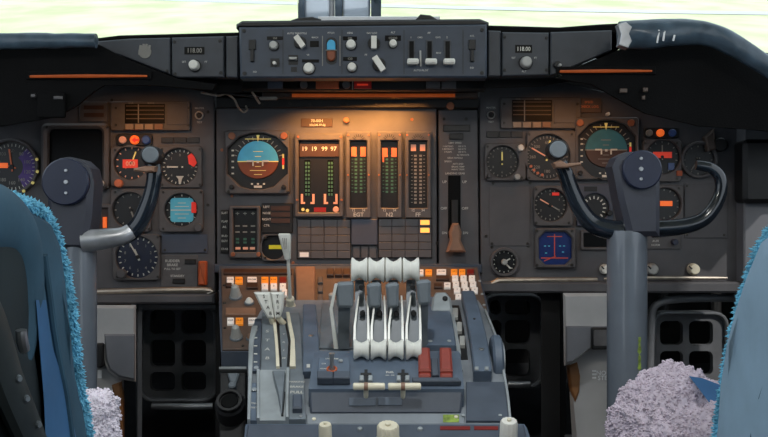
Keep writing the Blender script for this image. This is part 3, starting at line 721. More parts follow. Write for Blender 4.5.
def light_grid(label, x0, y0, x1, y1, nx, ny, lit):
    t = thing('warning_light_grid', label, 'warning lights', P((x0+x1)/2, y1, PD))
    mb = MB(); mb.boxp(fp, x0, y0, x1, y1, 0, 0.004, 0.001); mb.build('frame', 'face', t); w_ = (x1-x0-1)/nx; h = (y1-y0-1)/ny; f2 = flat(PD-0.004)
    for i in range(nx):
        for j in range(ny):
            m = lit.get((i, j), 'panel')
            mb = MB(); mb.boxp(f2, x0+0.7+i*w_, y0+0.7+j*h, x0+0.4+(i+1)*w_, y0+0.4+(j+1)*h, 0, 0.003, 0.0008); q = mb.build('light_cap', 'panel', t)
            if m != 'panel':
                mb = MB(); cx, cy = x0+0.55+(i+0.5)*w_, y0+0.55+(j+0.5)*h; mb.boxp(flat(PD-0.007), cx-w_*0.34, cy-h*0.30, cx+w_*0.34, cy+h*0.30, 0, 0.0008); note(mb.build('lit_window', m, q), 'lit window')
    return t
light_grid('dark grid of warning captions with one white cap', 297, 219, 351, 259, 4, 5, {(0, 4): 'key_white'})
light_grid('dark grid of warning captions with two glowing amber caps', 378, 218, 432, 258, 4, 5, {(3, 0): 'amber_lit', (3, 1): 'amber_lit'})
t = thing('blank_plate', 'blue-grey blank block between the two warning caption grids', 'plate', P(364, 259, PD))
mb = MB(); mb.boxp(fp, 351.5, 219, 377.5, 245, 0, 0.009, 0.0015); mb.build('plate', 'panel_blue', t)
mb = MB()
for i in range(3): mb.boxp(fp, 353+i*8.2, 246.5, 360+i*8.2, 258, 0, 0.007, 0.001)
mb.build('lower_ribs', 'panel', t)

# landing gear panel
mb = MB(); mb.boxp(fp, 448, 175.5, 460.5, 238, 0, 0.0015); mb.build('lever_slot', 'screen', pg)
for x0, y0, x1, y1 in ((443, 125, 470, 131.5), (449.5, 133.5, 463, 139.5)):
    mb = MB(); mb.boxp(fp, x0, y0, x1, y1, 0, 0.004, 0.001); mb.build('caption_window', 'face', pg)
mb = MB()
for s, x, y, h in (('LIMIT SPEED', 455, 143, 1.7), ('1 EXTEND', 448, 146.5, 1.6), ('300 KTS', 462, 146.5, 1.6), ('2 RETRACT', 448, 149.2, 1.6), ('260 KTS', 462, 149.2, 1.6), ('3 FLAPS', 448, 152, 1.6), ('240 KTS', 462, 152, 1.6), ('ALTERNATE', 463, 155, 1.6), ('GEAR HANDLE', 455, 158, 1.6), ('SPEEDS', 448, 161.5, 1.6), ('ANTI SKID', 458, 164, 1.6), ('BRAKE TEMP', 458, 166.8, 1.6), ('WING TANK', 458, 169.5, 1.6), ('LANDING GEAR', 455, 173.5, 1.9),
                   ('UP', 444.5, 182, 2.6), ('UP', 464.5, 182, 2.6), ('OFF', 443.8, 208.5, 2.6), ('OFF', 465, 208.5, 2.6), ('DN', 444.5, 233, 2.4), ('DN', 465.5, 233, 2.4)): mb.text(fp, x, y, s, h)
mb.build('lettering', 'paint_text', pg)
screws(pg, fp, [(444, 119), (466, 119), (464, 251), (437, 243)], 0, 1.5)
t = thing('landing_gear_lever', 'brown wedge landing gear lever at the foot of its slot', 'lever', P(455, 252, PD))
mb = MB(); fl = flat(PD-0.012); mb.polyp(fl, [(452.5, 223), (458, 223), (461, 232), (460, 240), (465.5, 252), (446, 252), (450, 240), (449, 232)], -0.008, 0.018, 0.004); mb.build('handle', 'brown_block', t)
mb = MB(); mb.barp(flat(PD-0.002), 454.5, 200, 454.5, 232, 6, 0, 0.010); mb.build('shaft', 'black', t)
mb = MB(); mb.cylp(fp, 450, 107, 4.0, 0.012, 0.017, 0.001); u, v = fp.hit(450, 107)
one(mb, 'fastener', 'brown_screw', 'round ringed fastener in the black strip above the gear panel', 'fastener')

# right panel
gauge('altitude_dial', 'round dial with yellow digits and two pale knobs left of the right yoke', 502, 162, 16, (484, 143.5, 525, 181), ticks=(20, 1.0), nums=['0', '2', '4', '6', '8', '1'], needles=[(0, 0.62, 1.4, 'yellow_mark')], mark='dim_mark', knobs=[(520.3, 148, 3.2, 'knob_white'), (516.8, 177, 3.0, 'knob_grey'), (489, 176, 2.2, 'bezel')])
t, ff = gauge('airspeed_indicator', 'large round dial with pale needle behind the right yoke grip', 547, 157, 22.5, (526, 131, 575, 181), ticks=(36, 0.9), nums=['60', '80', '100', '140', '180', '220', '260', '300'], needles=[(10, 0.75, 1.8, 'yellow_mark'), (300, 0.8, 1.4, 'peach_mark')], mark='dim_mark')
mb = MB()
for a in (195, 210, 225, 240): mb.cylp(ff, 547+18.5*math.sin(math.radians(a)), 157-18.5*math.cos(math.radians(a)), 1.5, 0.0003, 0.001, 0, 8)
mb.build('bug_markers', 'orange_mark', t)
t = thing('orange_placard', 'orange-brown placard above the teal attitude display', 'placard', P(588, 113, PD))
mb = MB(); mb.boxp(fp, 576.5, 98, 601, 113, 0, 0.004, 0.001); mb.build('plate', 'brown_plate', t)
mb = MB(); mb.text(fp, 588.5, 102.5, 'SPEED', 2.2, 0.0046); mb.text(fp, 588.5, 107, 'CHECK LOG', 2.4, 0.0046); mb.build('lettering', 'orange_mark', t)
mb = MB(); mb.cylp(fp, 607, 114.5, 1.8, 0, 0.014, 0.002); one(mb, 'toggle_pin', 'knob_white', 'small pale pin above the teal attitude display', 'pin')
t, ff = gauge('vertical_speed_indicator', 'round dial with a small red flag under the right yoke grip', 550, 205, 16.5, (533, 186, 572, 226), ticks=(20, 1.2), nums=['0', '1', '2', '4', '2', '1'], needles=[(120, 0.6, 1.2, 'dim_mark'), (300, 0.7, 1.2, 'peach_mark')], mark='dim_mark')
flagbar(t, ff, 552, 192.5, 559, 195.5, 'red_flag')
t = thing('navigation_screen', 'blue screen with red cross lines at the foot of right panel', 'screen', P(554, 268, PD))
a = fp.hit(534, 268); c = fp.hit(575, 228); a2 = fp.hit(538, 264.5); c2 = fp.hit(571, 231.5)
oct_ = [(a2[0]+x*(c2[0]-a2[0]), a2[1]+y*(c2[1]-a2[1])) for x, y in ((0.2, 0), (0.8, 0), (1, 0.2), (1, 0.8), (0.8, 1), (0.2, 1), (0, 0.8), (0, 0.2))]
mb = MB(); mb.holep(fp, rrect(a[0], a[1], c[0], c[1], 0.005), oct_, 0, 0.014, 0.003); mb.build('bezel', 'bezel', t)
mb = MB(); mb.poly(fp, inset(oct_, -0.001), 0.0002, 0.003); mb.build('display', 'blue_screen', t); f2 = flat(PD-0.003)
mb = MB(); mb.barp(f2, 554.5, 234, 554.5, 258, 0.9, 0, 0.0008); mb.barp(f2, 547, 236.5, 562, 236.5, 0.8, 0, 0.0008); mb.barp(f2, 541, 258, 568, 258, 1.0, 0, 0.0008); mb.barp(f2, 544, 261, 556, 256, 0.8, 0, 0.0008); mb.build('course_lines', 'red_line', t)
mb = MB()
for x, y in ((545, 246), (549, 246), (560, 246), (564, 246), (546, 253), (563, 252)): mb.boxp(f2, x-1, y-0.5, x+1, y+0.5, 0, 0.0006)
mb.build('map_symbols', 'cyan_face', t)
screws(t, flat(PD-0.014), [(537, 231), (572, 231), (537, 265), (572, 265)], 0, 1.5)
gauge('fuel_gauge', 'small round dial at the lower inner corner of the right panel', 504, 262, 11.5, None, ticks=(14, 1.2), needles=[(135, 0.8, 1.5, 'white_mark'), (60, 0.6, 1.4, 'white_mark')], bez='bezel', knobs=[(504, 262, 3.0, 'knob_grey')])
t = thing('blank_plate', 'large blank cover plate left of the blue screen', 'plate', P(509, 248, PD))
mb = MB(); mb.boxp(fp, 489, 186, 530, 246, 0, 0.002, 0.0008, 0.001); mb.build('plate', 'panel', t); screws(t, flat(PD-0.002), [(492, 243.5), (527.5, 243.5)], 0, 1.4)
t = indicator_lights('row of white, orange and blue round lights above the right red-barred gauge', 133, [(649, 'dim_mark', 3.4), (660, 'orange_lit', 3.8), (672, 'blue_lens', 3.8)], (644, 127.5, 678, 138.5))
t, ff = gauge('radio_altimeter', 'round gauge with a red lit bar right of the right yoke hub', 662, 157, 17, (642, 140, 680, 182), ticks=(14, 1.0), mark='dim_mark', needles=[(0, 0.7, 1.2, 'dim_mark')])
flagbar(t, ff, 653, 152, 671.5, 158, 'red_lit', 'digital_window')
flagbar(t, ff, 668, 163, 674, 170, 'blue_lens', 'blue_flag'); flagbar(t, ff, 675, 171, 680, 176, 'orange_tag', 'orange_flag', 0.0145)
t, ff = gauge('vertical_trim_dial', 'round dial with an orange lit window right of the right yoke', 664, 204, 16, (642, 185, 682, 224), ticks=(14, 1.2), mark='dim_mark')
flagbar(t, ff, 660, 201, 672, 206, 'orange_lit', 'digital_window')
t, ff = gauge('clock', 'dim round dial behind the far right yoke horn', 698, 160, 15.5, None, ticks=(12, 1.2), mark='dim_mark', needles=[(140, 0.6, 1.2, 'dim_mark'), (215, 0.8, 1.2, 'dim_mark')], cat='gauge')
t = thing('lamp_fixture', 'small brown capped lamp and black socket at right panel edge', 'lamp', P(712, 152, PD))
mb = MB(); mb.cylp(fp, 719, 145, 7, 0, 0.012, 0.002); mb.build('socket', 'black', t)
mb = MB(); mb.polyp(fp, [(702, 138), (711, 130), (713, 150), (705, 152)], 0, 0.020, 0.003); mb.build('cap', 'brown_plate', t)
t = thing('switch_box', 'pale framed box with a small dial left of the right yoke column', 'switch box', P(592, 226, PD))
mb = MB(); a = fp.hit(576, 226); c = fp.hit(612, 184); uu, vv = fp.hit(594, 208); mb.holep(fp, rrect(a[0], a[1], c[0], c[1], 0.003), circ(uu, vv, 14.5*fp.sc(0, 0), 32), 0, 0.010, 0.0015); mb.build('frame', 'panel_blue', t)
mb = MB(); mb.cylp(fp, 594, 208, 15, 0.0002, 0.003); mb.build('dial_face', 'face', t)
mb = MB(); mb.ticks(flat(PD-0.003), 594, 208, 9, 12, 16, 1.2); mb.build('scale_marks', 'white_mark', t)
mb = MB(); mb.boxp(flat(PD-0.010), 584, 186.5, 597, 191.5, 0, 0.001); mb.build('caption_window', 'face', t)
mb = MB(); mb.cylp(flat(PD-0.010), 609, 213, 2.8, 0, 0.008, 0.001); mb.build('knob', 'black', t)
def dark_unit(name, label, x0, y0, x1, y1):
    t = thing(name, label, 'panel unit', P((x0+x1)/2, y1, PD)); a = fp.hit(x0, y1); c = fp.hit(x1, y0); a2 = fp.hit(x0+3, y1-3); c2 = fp.hit(x1-3, y0+3)
    mb = MB(); mb.holep(fp, rrect(a[0], a[1], c[0], c[1], 0.003), rrect(a2[0], a2[1], c2[0], c2[1], 0.002), 0, 0.008, 0.0015); mb.build('frame', 'bezel', t)
    mb = MB(); mb.boxp(fp, x0+2.5, y0+2.5, x1-2.5, y1-2.5, 0.0002, 0.003); mb.build('window', 'screen', t); return t
dark_unit('radio_unit', 'dark windowed unit under the right yoke bar', 580, 230, 612, 250)
t = thing('blank_plate', 'blank dark cover plate inside the far right yoke horn', 'plate', P(704, 236, PD))
mb = MB(); mb.boxp(fp, 684, 183, 727, 238, 0, 0.003, 0.0008, 0.001); mb.build('plate', 'panel', t); screws(t, flat(PD-0.003), [(687, 186), (724, 186), (687, 235), (724, 235)], 0, 1.2)
t = thing('switch_plate', 'small plate with a toggle switch right of the yoke column', 'switch plate', P(662, 249, PD))
mb = MB(); mb.boxp(fp, 645, 236, 680, 249, 0, 0.004, 0.001); mb.build('plate', 'bezel', t)
mb = MB(); mb.cylp(fp, 673, 242, 3, 0.003, 0.018, 0.001); mb.build('toggle', 'hub', t)
mb = MB(); mb.text(fp, 655, 241, 'AUX', 2.2, 0.0046); mb.text(fp, 655, 245, 'NORM', 2.0, 0.0046); mb.build('lettering', 'paint_text', t)
for x, y, m, r, lab in ((604, 269, 'knob_white', 5.2, 'white rotary knob half hidden left of the right column'), (651, 269, 'knob_grey', 6.0, 'pale rotary knob just right of the right column'), (692, 269, 'ivory', 6.0, 'cream rotary knob under the far right yoke horn')):
    t = thing('rotary_selector', lab, 'knob', P(x, y+6, PD), 'rotary knobs along the panel foot')
    mb = MB(); mb.cylp(fp, x, y, r*1.15, 0, 0.004, 0.001); mb.build('skirt', 'bezel', t)
    mb = MB(); mb.cylp(fp, x, y, r, 0.004, 0.020, 0.002, 18, r*0.85); mb.build('grip', m, t)
    mb = MB(); mb.barp(flat(PD-0.020), x, y, x-r*0.5, y-r*0.5, 1.4, 0, 0.001); mb.build('pointer', 'black', t)
# wing panel at the far right
t = thing('side_console', 'dark side console unit at the right edge beside the seat', 'console', P(757, 210, 1.7))
mb = MB(); mb.boxp(flat(1.86), 744, 118, 800, 310, -0.05, 0, 0.003); mb.build('lining', 'shroud_dark', t)
mb = MB(); mb.boxp(flat(1.83), 744, 139, 800, 203, -0.05, 0, 0.008, 0.01); mb.build('dark_box', 'black', t)
DOWN = V3((0, ST, -CT))
# ------------------------------------------------------------------ glareshield
gs = thing('glareshield', 'black glareshield hood running across the top of the panels', 'glareshield', P(360, 80, 1.75))
def slab(t, name, m, pts, d, depth, b=0.004, lab=None, rise=None):
    mb = MB()
    if rise is None: mb.polyp(flat(d), pts, -depth, 0, b)
    else:                                   # underside climbs forward towards the panel
        f0, f1 = flat(d), flat(d+depth); ym = min(p[1] for p in pts)
        fr_ = [f0.at(*f0.hit(*p)) for p in pts]; mid = [p+V3((0, 0.008, 0)) for p in fr_]; bk = [f1.at(*f1.hit(x, y-(rise if y > ym+12 else 0))) for x, y in pts]
        mb.loops([fr_, mid, bk])
    q = mb.build(name, m, t)
    return note(q, lab) if lab else q
slab(gs, 'centre_body', 'hood', [(238, 23), (487, 21), (487, 79), (238, 79)], 1.700, 0.03)
slab(gs, 'top_lip', 'black', [(236, 24), (242, 20.5), (480, 18.5), (489, 22), (489, 26), (236, 28)], 1.672, 0.30, 0.004)
slab(gs, 'left_lip', 'hood', [(95, 38), (120, 35), (240, 32), (240, 38), (95, 42)], 1.700, 0.26, 0.003)
slab(gs, 'right_lip', 'hood', [(486, 25), (560, 27), (600, 24), (640, 22), (640, 34), (486, 34)], 1.700, 0.26, 0.003)
slab(gs, 'left_hood', 'hood', [(-60, 44), (98, 44), (122, 57), (178, 79), (216, 84), (212, 90), (150, 85), (104, 85), (93, 92), (76, 106), (55, 117), (0, 126), (-60, 128)], 1.66, 0.21, 0.006, None, 3)
slab(gs, 'right_hood', 'hood', [(556, 78), (618, 50), (640, 40), (720, 40), (830, 110), (830, 142), (768, 131), (745, 129), (700, 126), (645, 113), (615, 97), (592, 84), (572, 81)], 1.66, 0.21, 0.006, None, 3)
slab(gs, 'left_underside', 'hood', [(176, 78), (242, 80), (242, 92), (212, 93), (180, 86)], 1.73, 0.12, 0.003, None, 2)
slab(gs, 'right_underside', 'hood', [(484, 80), (560, 78), (572, 81), (540, 86), (484, 88)], 1.73, 0.12, 0.003, None, 2)
slab(gs, 'underside_step', 'black', [(240, 70), (486, 70), (486, 90), (242, 90)], 1.79, 0.03, 0.003)
def pad(name, lab, path, d, rad):
    mb = MB(); pts = [P(x, y, d) for x, y in path]
    mb.tube(pts, [r*d/FPX for r in rad], 18, 8, (1.6, 1.0) if False else None)
    for v in mb.bm.verts:
        q = v.co*14; v.co += V3((0, 1, 1))*0.0022*noise.noise(q*3) + V3((0, 1, 1))*0.004*noise.noise(q)
    return note(mb.build(name, 'leather', gs), lab)
pad('left_pad', 'smooth blue-grey leather roll on the left brow', [(-60, 44), (-10, 42.5), (40, 41.5), (96, 41)], 1.62, [9, 8.5, 7.5, 7])
pad('right_pad', 'creased shiny blue-grey leather roll on the right brow', [(620, 36), (650, 34), (690, 33), (718, 38), (742, 50), (770, 69), (815, 104)], 1.60, [14, 14.5, 12.5, 11.5, 10.5, 9.5, 9])
mb = MB(); fq = flat(1.572); mb.polyp(fq, [(618, 24), (626, 22), (632, 27), (629, 34), (632, 41), (628, 48), (619, 45), (621, 34)], -0.02, 0.001, 0.001); note(mb.build('torn_end', 'worn_silver', gs), 'pale torn end of the leather roll')
for x0, y0, x1, y1 in ((657, 43, 659, 30), (663, 41, 664.5, 31), (673, 41, 674.5, 35)):
    mb = MB(); mb.barp(flat(1.577), x0, y0, x1, y1, 1.8, 0, 0.0012); mb.build('worn_streak', 'sill_white', gs)
for x, y, sx in ((306, 18, 15), (426, 16.5, 11)):
    mb = MB(); mb.polyp(flat(1.80), [(x-sx, 22), (x-sx, 20), (x-sx*0.5, 17.5 if sx > 12 else 14), (x+sx*0.4, 16.5 if sx > 12 else 15), (x+sx, 19), (x+sx, 22)], -0.04, 0, 0.002)
    one(mb, 'sight_bracket', 'black', 'low black bracket on the glareshield top ' + ('left of' if x < 400 else 'right of') + ' the windshield post', 'bracket')
# flight guidance panel
GD = 1.668; fg = flat(GD)
t = thing('flight_guidance_controller', 'blue-grey control panel with knobs and speed slots in glareshield centre', 'control panel', P(362, 78, GD))
mb = MB(); mb.polyp(fg, [(239, 27), (487, 24), (487, 77.5), (240, 78)], -0.04, 0, 0.003); mb.build('faceplate', 'gs_panel', t)
def knob(t, fr, x, y, r, m='knob_grey', h=0.014, name='knob', skirt=True):
    if skirt:
        mb = MB(); mb.cylp(fr, x, y, r*1.18, 0, 0.003, 0.0008, 20); mb.build('knob_skirt', 'black', t)
    mb = MB(); mb.cylp(fr, x, y, r, 0.002, h, 0.0018, 20, r*0.86); return mb.build(name, m, t)
def barknob(t, fr, x0, y0, x1, y1, w_, m='knob_white'):
    mb = MB(); mb.cylp(fr, (x0+x1)/2, (y0+y1)/2, w_*1.15, 0, 0.005, 0.001, 20); mb.build('knob_skirt', 'black', t)
    mb = MB(); mb.barp(fr, x0, y0, x1, y1, w_, 0.004, 0.017); mb.build('bar_knob', m, t)
for x, y, r, m in ((274, 46, 4.6, 'knob_grey'), (309, 68.5, 5.6, 'knob_white'), (351, 45, 5, 'knob_white'), (352, 67.5, 4.6, 'knob_white'), (393, 44, 4, 'knob_white')): knob(t, fg, x, y, r, m)
for q in ((296.5, 37.5, 304, 48, 5.4), (374, 37.5, 374, 50, 5.4), (374.5, 58, 383.5, 71.5, 5.8)): barknob(t, fg, *q)
for x0, y0, x1, y1 in ((267, 36.5, 283, 40), (343, 36.5, 357, 40.5), (343, 57, 357, 61), (385, 35.5, 401, 41), (302, 59.5, 319, 62.5), (310, 41, 319, 47)):
    mb = MB(); mb.boxp(fg, x0, y0, x1, y1, 0, 0.0012, 0.0004); mb.build('readout_window', 'screen', t)
mb = MB()
for x, s in ((275, '250'), (350, '000')): mb.text(fg, x, 38.4, s, 2.0, 0.0018)
mb.text(fg, 350, 59, '120', 2.4, 0.0018); mb.text(fg, 393, 38.4, '05000', 2.4, 0.0018); mb.build('digits', 'dim_mark', t)
mb = MB(); mb.boxp(fg, 270.5, 58.5, 279.5, 67, 0, 0.001); mb.boxp(fg, 288.5, 55, 298, 65, 0, 0.001); mb.boxp(fg, 291, 67, 297, 72, 0, 0.001); mb.build('switch_wells', 'black', t)
mb = MB(); mb.cylp(fg, 275, 64, 1.8, 0.0005, 0.014, 0.001, 12); mb.build('toggle', 'knob_white', t)
mb = MB(); mb.boxp(fg, 289.5, 58, 297, 60.5, 0.0005, 0.012, 0.001); mb.build('paddle_switch', 'knob_grey', t)
# capsule wheel with blue and brown halves
a = fg.hit(326.5, 64); c = fg.hit(336.5, 38)
mb = MB(); mb.poly(fg, rrect(a[0]-0.001, a[1]-0.001, c[0]+0.001, c[1]+0.001, 0.009, 6), 0, 0.0012); mb.build('wheel_slot', 'black', t)
u0, v0 = fg.hit(331.3, 51); r_ = 4.2*fg.sc(331, 51); hh = 7.5*fg.sc(331, 51)
up = [(u0+r_*math.cos(PI*i/12), v0+hh*0.75+r_*1.2*math.sin(PI*i/12)) for i in range(13)] + [(u0-r_, v0), (u0+r_, v0)]
dn = [(u0+r_*math.cos(PI+PI*i/12), v0-hh*0.75+r_*1.2*math.sin(PI+PI*i/12)) for i in range(13)] + [(u0+r_, v0), (u0-r_, v0)]
mb = MB(); mb.poly(fg, up, 0.001, 0.008, 0.002); note(mb.build('pitch_wheel', 'sky_ball', t), 'blue upper half of the wheel')
mb = MB(); mb.poly(fg, dn, 0.001, 0.008, 0.002); note(mb.build('pitch_wheel', 'earth_ball', t), 'brown lower half of the wheel')
mb = MB()
for x in (322.5, 340): mb.boxp(fg, x-0.4, 36, x+0.4, 66, 0, 0.0008)
mb.boxp(fg, 326, 50.5, 337, 51.2, 0.006, 0.0085); mb.build('wheel_lines', 'dim_mark', t)
for x in (411.5, 429.5, 447.5):
    mb = MB(); mb.boxp(fg, x-3.6, 40, x+3.4, 66, 0, 0.002, 0.0006); mb.build('slot_frame', 'gs_grey', t)
    mb = MB(); mb.boxp(fg, x-2.2, 41.5, x+2.2, 64, 0, 0.0026); mb.build('slot', 'screen', t)
    mb = MB(); mb.boxp(fg, x-4.5, 60, x+7.0, 65.6, 0.004, 0.020, 0.003, 0.003); mb.build('slider_tab', 'knob_white', t)
mb = MB(); mb.barp(fg, 420.3, 51, 420.6, 66.5, 1.6, 0.001, 0.005); mb.build('centre_lever', 'knob_grey', t)
for x in (252.5, 472):
    mb = MB(); mb.boxp(fg, x-3.5, 40, x+3.5, 50, 0, 0.004, 0.001); mb.boxp(fg, x-1.8, 50, x+1.8, 62, 0, 0.006, 0.001); mb.build('side_switch', 'black', t)
mb = MB()
for s, x, y, h in (('AUTO THROTTLE', 297, 33.5, 1.7), ('HDG', 350, 33, 1.8), ('NAV LOC', 372, 33.2, 1.7), ('ALT', 393, 32.6, 1.8), ('MACH', 315, 37.5, 1.6), ('F/D', 255, 72, 1.8), ('PITCH', 331, 33, 1.7), ('AP', 429, 33, 1.8), ('CMD', 420, 37.5, 1.6), ('CWS', 438, 37.5, 1.6), ('MAN', 438.5, 53, 1.6), ('1', 411, 37.5, 1.8), ('2', 447, 37.5, 1.8), ('AUTO PILOT', 421, 70.5, 1.8), ('ATS', 472, 36, 1.7), ('F/D', 472, 68, 1.8), ('VS', 308, 55, 1.7), ('FT', 366, 55, 1.7)): mb.text(fg, x, y, s, h)
mb.build('lettering', 'paint_text', t)
for x in (283, 342, 404, 463):
    mb = MB(); mb.boxp(fg, x-0.3, 30, x+0.3, 74, 0, 0.0005); mb.build('divider_line', 'black', t)
screws(t, fg, [(244.5, 73.5), (482, 73), (482, 30), (244, 31)], 0, 2.0, 'black')
# side panels of the glareshield
t = thing('altitude_selector', 'dim glareshield side panel with counter and knob on the left', 'control panel', P(200, 80, 1.69)); f2 = flat(1.69)
mb = MB(); mb.polyp(f2, [(98, 41), (130, 38.5), (170, 37.5), (170, 74.5), (122, 56), (98, 49)], -0.03, 0, 0.002); mb.build('left_plate', 'gs_grey', t)
mb = MB(); mb.polyp(f2, [(171.5, 37.5), (224, 36), (224, 77), (178, 77.5), (171.5, 75)], -0.03, 0, 0.002); mb.build('faceplate', 'gs_grey', t)
mb = MB(); mb.polyp(f2, [(225.5, 36), (238, 35.5), (238, 77.5), (225.5, 77)], -0.03, -0.002, 0.002); mb.build('end_plate', 'gs_grey', t)
mb = MB(); mb.boxp(f2, 184.5, 47, 204.5, 54.5, 0, 0.001); mb.build('counter_window', 'screen', t)
mb = MB(); mb.text(f2, 194.5, 50.8, '118.00', 4.6, 0.0014, 0.85); mb.build('digits', 'dim_mark', t)
knob(t, f2, 195, 66, 5.4, 'knob_white', 0.018)
mb = MB(); mb.cylp(f2, 145, 52, 6.5, 0, 0.002, 0.0005)
for i in range(4): mb.barp(f2, 139.5+i*3, 55, 141+i*3, 43.5+abs(i-1.5)*1.2, 2.2, 0, 0.0025)
note(mb.build('worn_badge', 'dim_mark', t), 'pale worn round badge')
mb = MB(); mb.text(f2, 206, 62, 'FT', 1.8); mb.text(f2, 184, 62, 'SET', 1.8); mb.build('lettering', 'paint_text', t)
screws(t, f2, [(174.5, 42), (220, 41), (221, 73), (167, 71), (175, 74)], 0, 1.7, 'black')
t = thing('heading_selector', 'dim glareshield side panel with counter and knob on the right', 'control panel', P(527, 80, 1.69))
mb = MB(); mb.polyp(f2, [(488, 30), (501, 30.5), (501, 76), (488, 76)], -0.03, -0.002, 0.002); mb.build('end_plate', 'gs_grey', t)
mb = MB(); mb.polyp(f2, [(502, 32), (549, 32.5), (549, 75), (502, 76)], -0.03, 0, 0.002); mb.build('faceplate', 'gs_grey', t)
mb = MB(); mb.polyp(f2, [(550.5, 32), (612, 30), (612, 50), (556, 74), (550.5, 75)], -0.03, 0, 0.002); mb.build('right_plate', 'gs_grey', t)
mb = MB(); mb.boxp(f2, 515, 45, 532, 53, 0, 0.001); mb.build('counter_window', 'screen', t)
mb = MB(); mb.text(f2, 523.5, 49.2, '118.00', 4.2, 0.0014, 0.85); mb.build('digits', 'white_mark', t)
knob(t, f2, 525.5, 63, 6.0, 'knob_grey', 0.018)
mb = MB(); mb.text(f2, 535.5, 58, 'FT', 1.8); mb.text(f2, 513.5, 58, 'SET', 1.8); mb.text(f2, 524, 71.5, 'ALT', 1.8); mb.build('lettering', 'paint_text', t)
screws(t, f2, [(504.5, 37), (546.5, 38), (546.5, 70), (504.5, 70)], 0, 1.7, 'black')
t = thing('toggle_pair', 'dark spotted toggle on the sloping right hood edge', 'toggle', P(557, 68, 1.685))
mb = MB(); mb.cylp(flat(1.687), 557, 65, 3.6, 0, 0.008, 0.001); mb.build('collar', 'black', t)
mb = MB(); mb.cylp(flat(1.685), 558.5, 66.5, 1.5, 0.004, 0.018, 0.001, 10); mb.build('tip', 'knob_grey', t)
# annunciator row under the guidance panel
t = thing('caption_light_bar', 'row of caption lights under the guidance panel, one red, one brown', 'caption lights', P(360, 91, 1.78)); f3 = flat(1.786)
for x0, x1, m, lab in ((268, 283, 'panel_blue', None), (284, 298, 'hood', None), (316, 339, 'orange_tag', 'brown-orange cap'), (354, 371.5, 'red_lit', 'lit red cap'), (426, 440, 'panel', None), (441.5, 456, 'panel', None)):
    mb = MB(); mb.boxp(f3, x0, 80.5, x1, 89, 0, 0.006, 0.001); q = mb.build('caption_cap', 'red_dim' if m == 'red_lit' else m, t)
    if lab: note(q, lab)
for x in (304, 346.5):
    mb = MB(); mb.cylp(f3, x, 85, 4, 0, 0.008, 0.001, 18); mb.build('round_button', 'bezel', t)
mb = MB(); mb.boxp(flat(1.7795), 357, 83.8, 368, 85.6, 0, 0.0006); mb.build('lettering', 'red_lit', t)
mb = MB(); mb.boxp(f3, 352, 79.5, 353.2, 90, 0, 0.004); mb.build('white_mark', 'dim_mark', t)
# flood lamps below the hood
t = thing('flood_lamp', 'long orange flood tube under the glareshield centre', 'lamp', P(362, 96, 1.83))
mb = MB(); mb.boxp(flat(1.845), 262, 92, 478, 98, -0.02, 0, 0.002); mb.build('housing', 'lamp_case', t)
mb = MB(); mb.tube([P(292, 95.5, 1.838), P(380, 95.5, 1.838), P(455, 95.5, 1.838)], [0.0035]*3, 10, 4); mb.build('tube', 'lamp_dim', t)
for lab, x0, x1, y, d in (('thin orange lamp strip under the left hood', 30, 147, 76, 1.652), ('thin orange lamp strip under the right hood', 560, 652, 71, 1.652)):
    t = thing('flood_lamp', lab, 'lamp', P((x0+x1)/2, y+3, d))
    mb = MB(); mb.boxp(flat(d+0.004), x0-4, y-4.5, x1+4, y+3.5, -0.004, 0, 0.001); mb.build('housing', 'hood', t)
    mb = MB(); mb.tube([P(x0, y+0.5, d), P((x0+x1)/2, y, d), P(x1, y, d)], [0.0022, 0.0030, 0.0016], 8, 5); mb.build('tube', 'lamp_dim', t)
if True:
    mb = MB(); mb.boxp(flat(1.655), 38, 92, 66, 118, -0.001, 0.006, 0.002, 0.004); mb.build('left_fuse_cover', 'hood', gs)
    for x, y, s in ((34, 96, 2.2), (59, 98, 4.5)):
        mb = MB(); mb.boxp(flat(1.652), x-s, y-1.6, x+s, y+1.6, 0, 0.006, 0.001); mb.build('hood_stud', 'bezel', gs)
    for x, y, s in ((623, 91, 3.6), (645, 90, 2.2), (643, 98, 1.4)):
        mb = MB(); mb.boxp(flat(1.655), x-s, y-2.0, x+s, y+2.0, 0, 0.006, 0.001); mb.build('hood_stud', 'brown_plate', gs)
# loose wires
def cable(label, pts, r, m='cable'):
    mb = MB(); mb.tube([P(*p) for p in pts], [r]*len(pts), 8, 8); return one(mb, 'loose_wire', m, label, 'wire')
cable('thin loose wire hanging from the hood edge to a ring', [(201, 92.5, 1.78), (218, 95.5, 1.80), (226, 94, 1.80), (234, 99, 1.82), (238, 107, 1.84), (243, 112, 1.855), (247, 110, 1.86), (246, 106, 1.868)], 0.0020)
cable('short dark wire lying under the left glareshield underside', [(222, 93, 1.79), (240, 95, 1.80), (256, 97, 1.81), (262, 99, 1.83)], 0.0022, 'black')
cable('short bent pale wire end beside the white clip', [(252, 92, 1.80), (256, 98, 1.81), (259.5, 103.5, 1.82)], 0.0022)
mb = MB(); mb.boxp(flat(1.80), 259, 96.5, 277, 99.5, -0.01, 0, 0.002, 0.003); one(mb, 'cable_clip', 'dim_mark', 'pale flat clip under the hood beside the loose wires', 'clip')

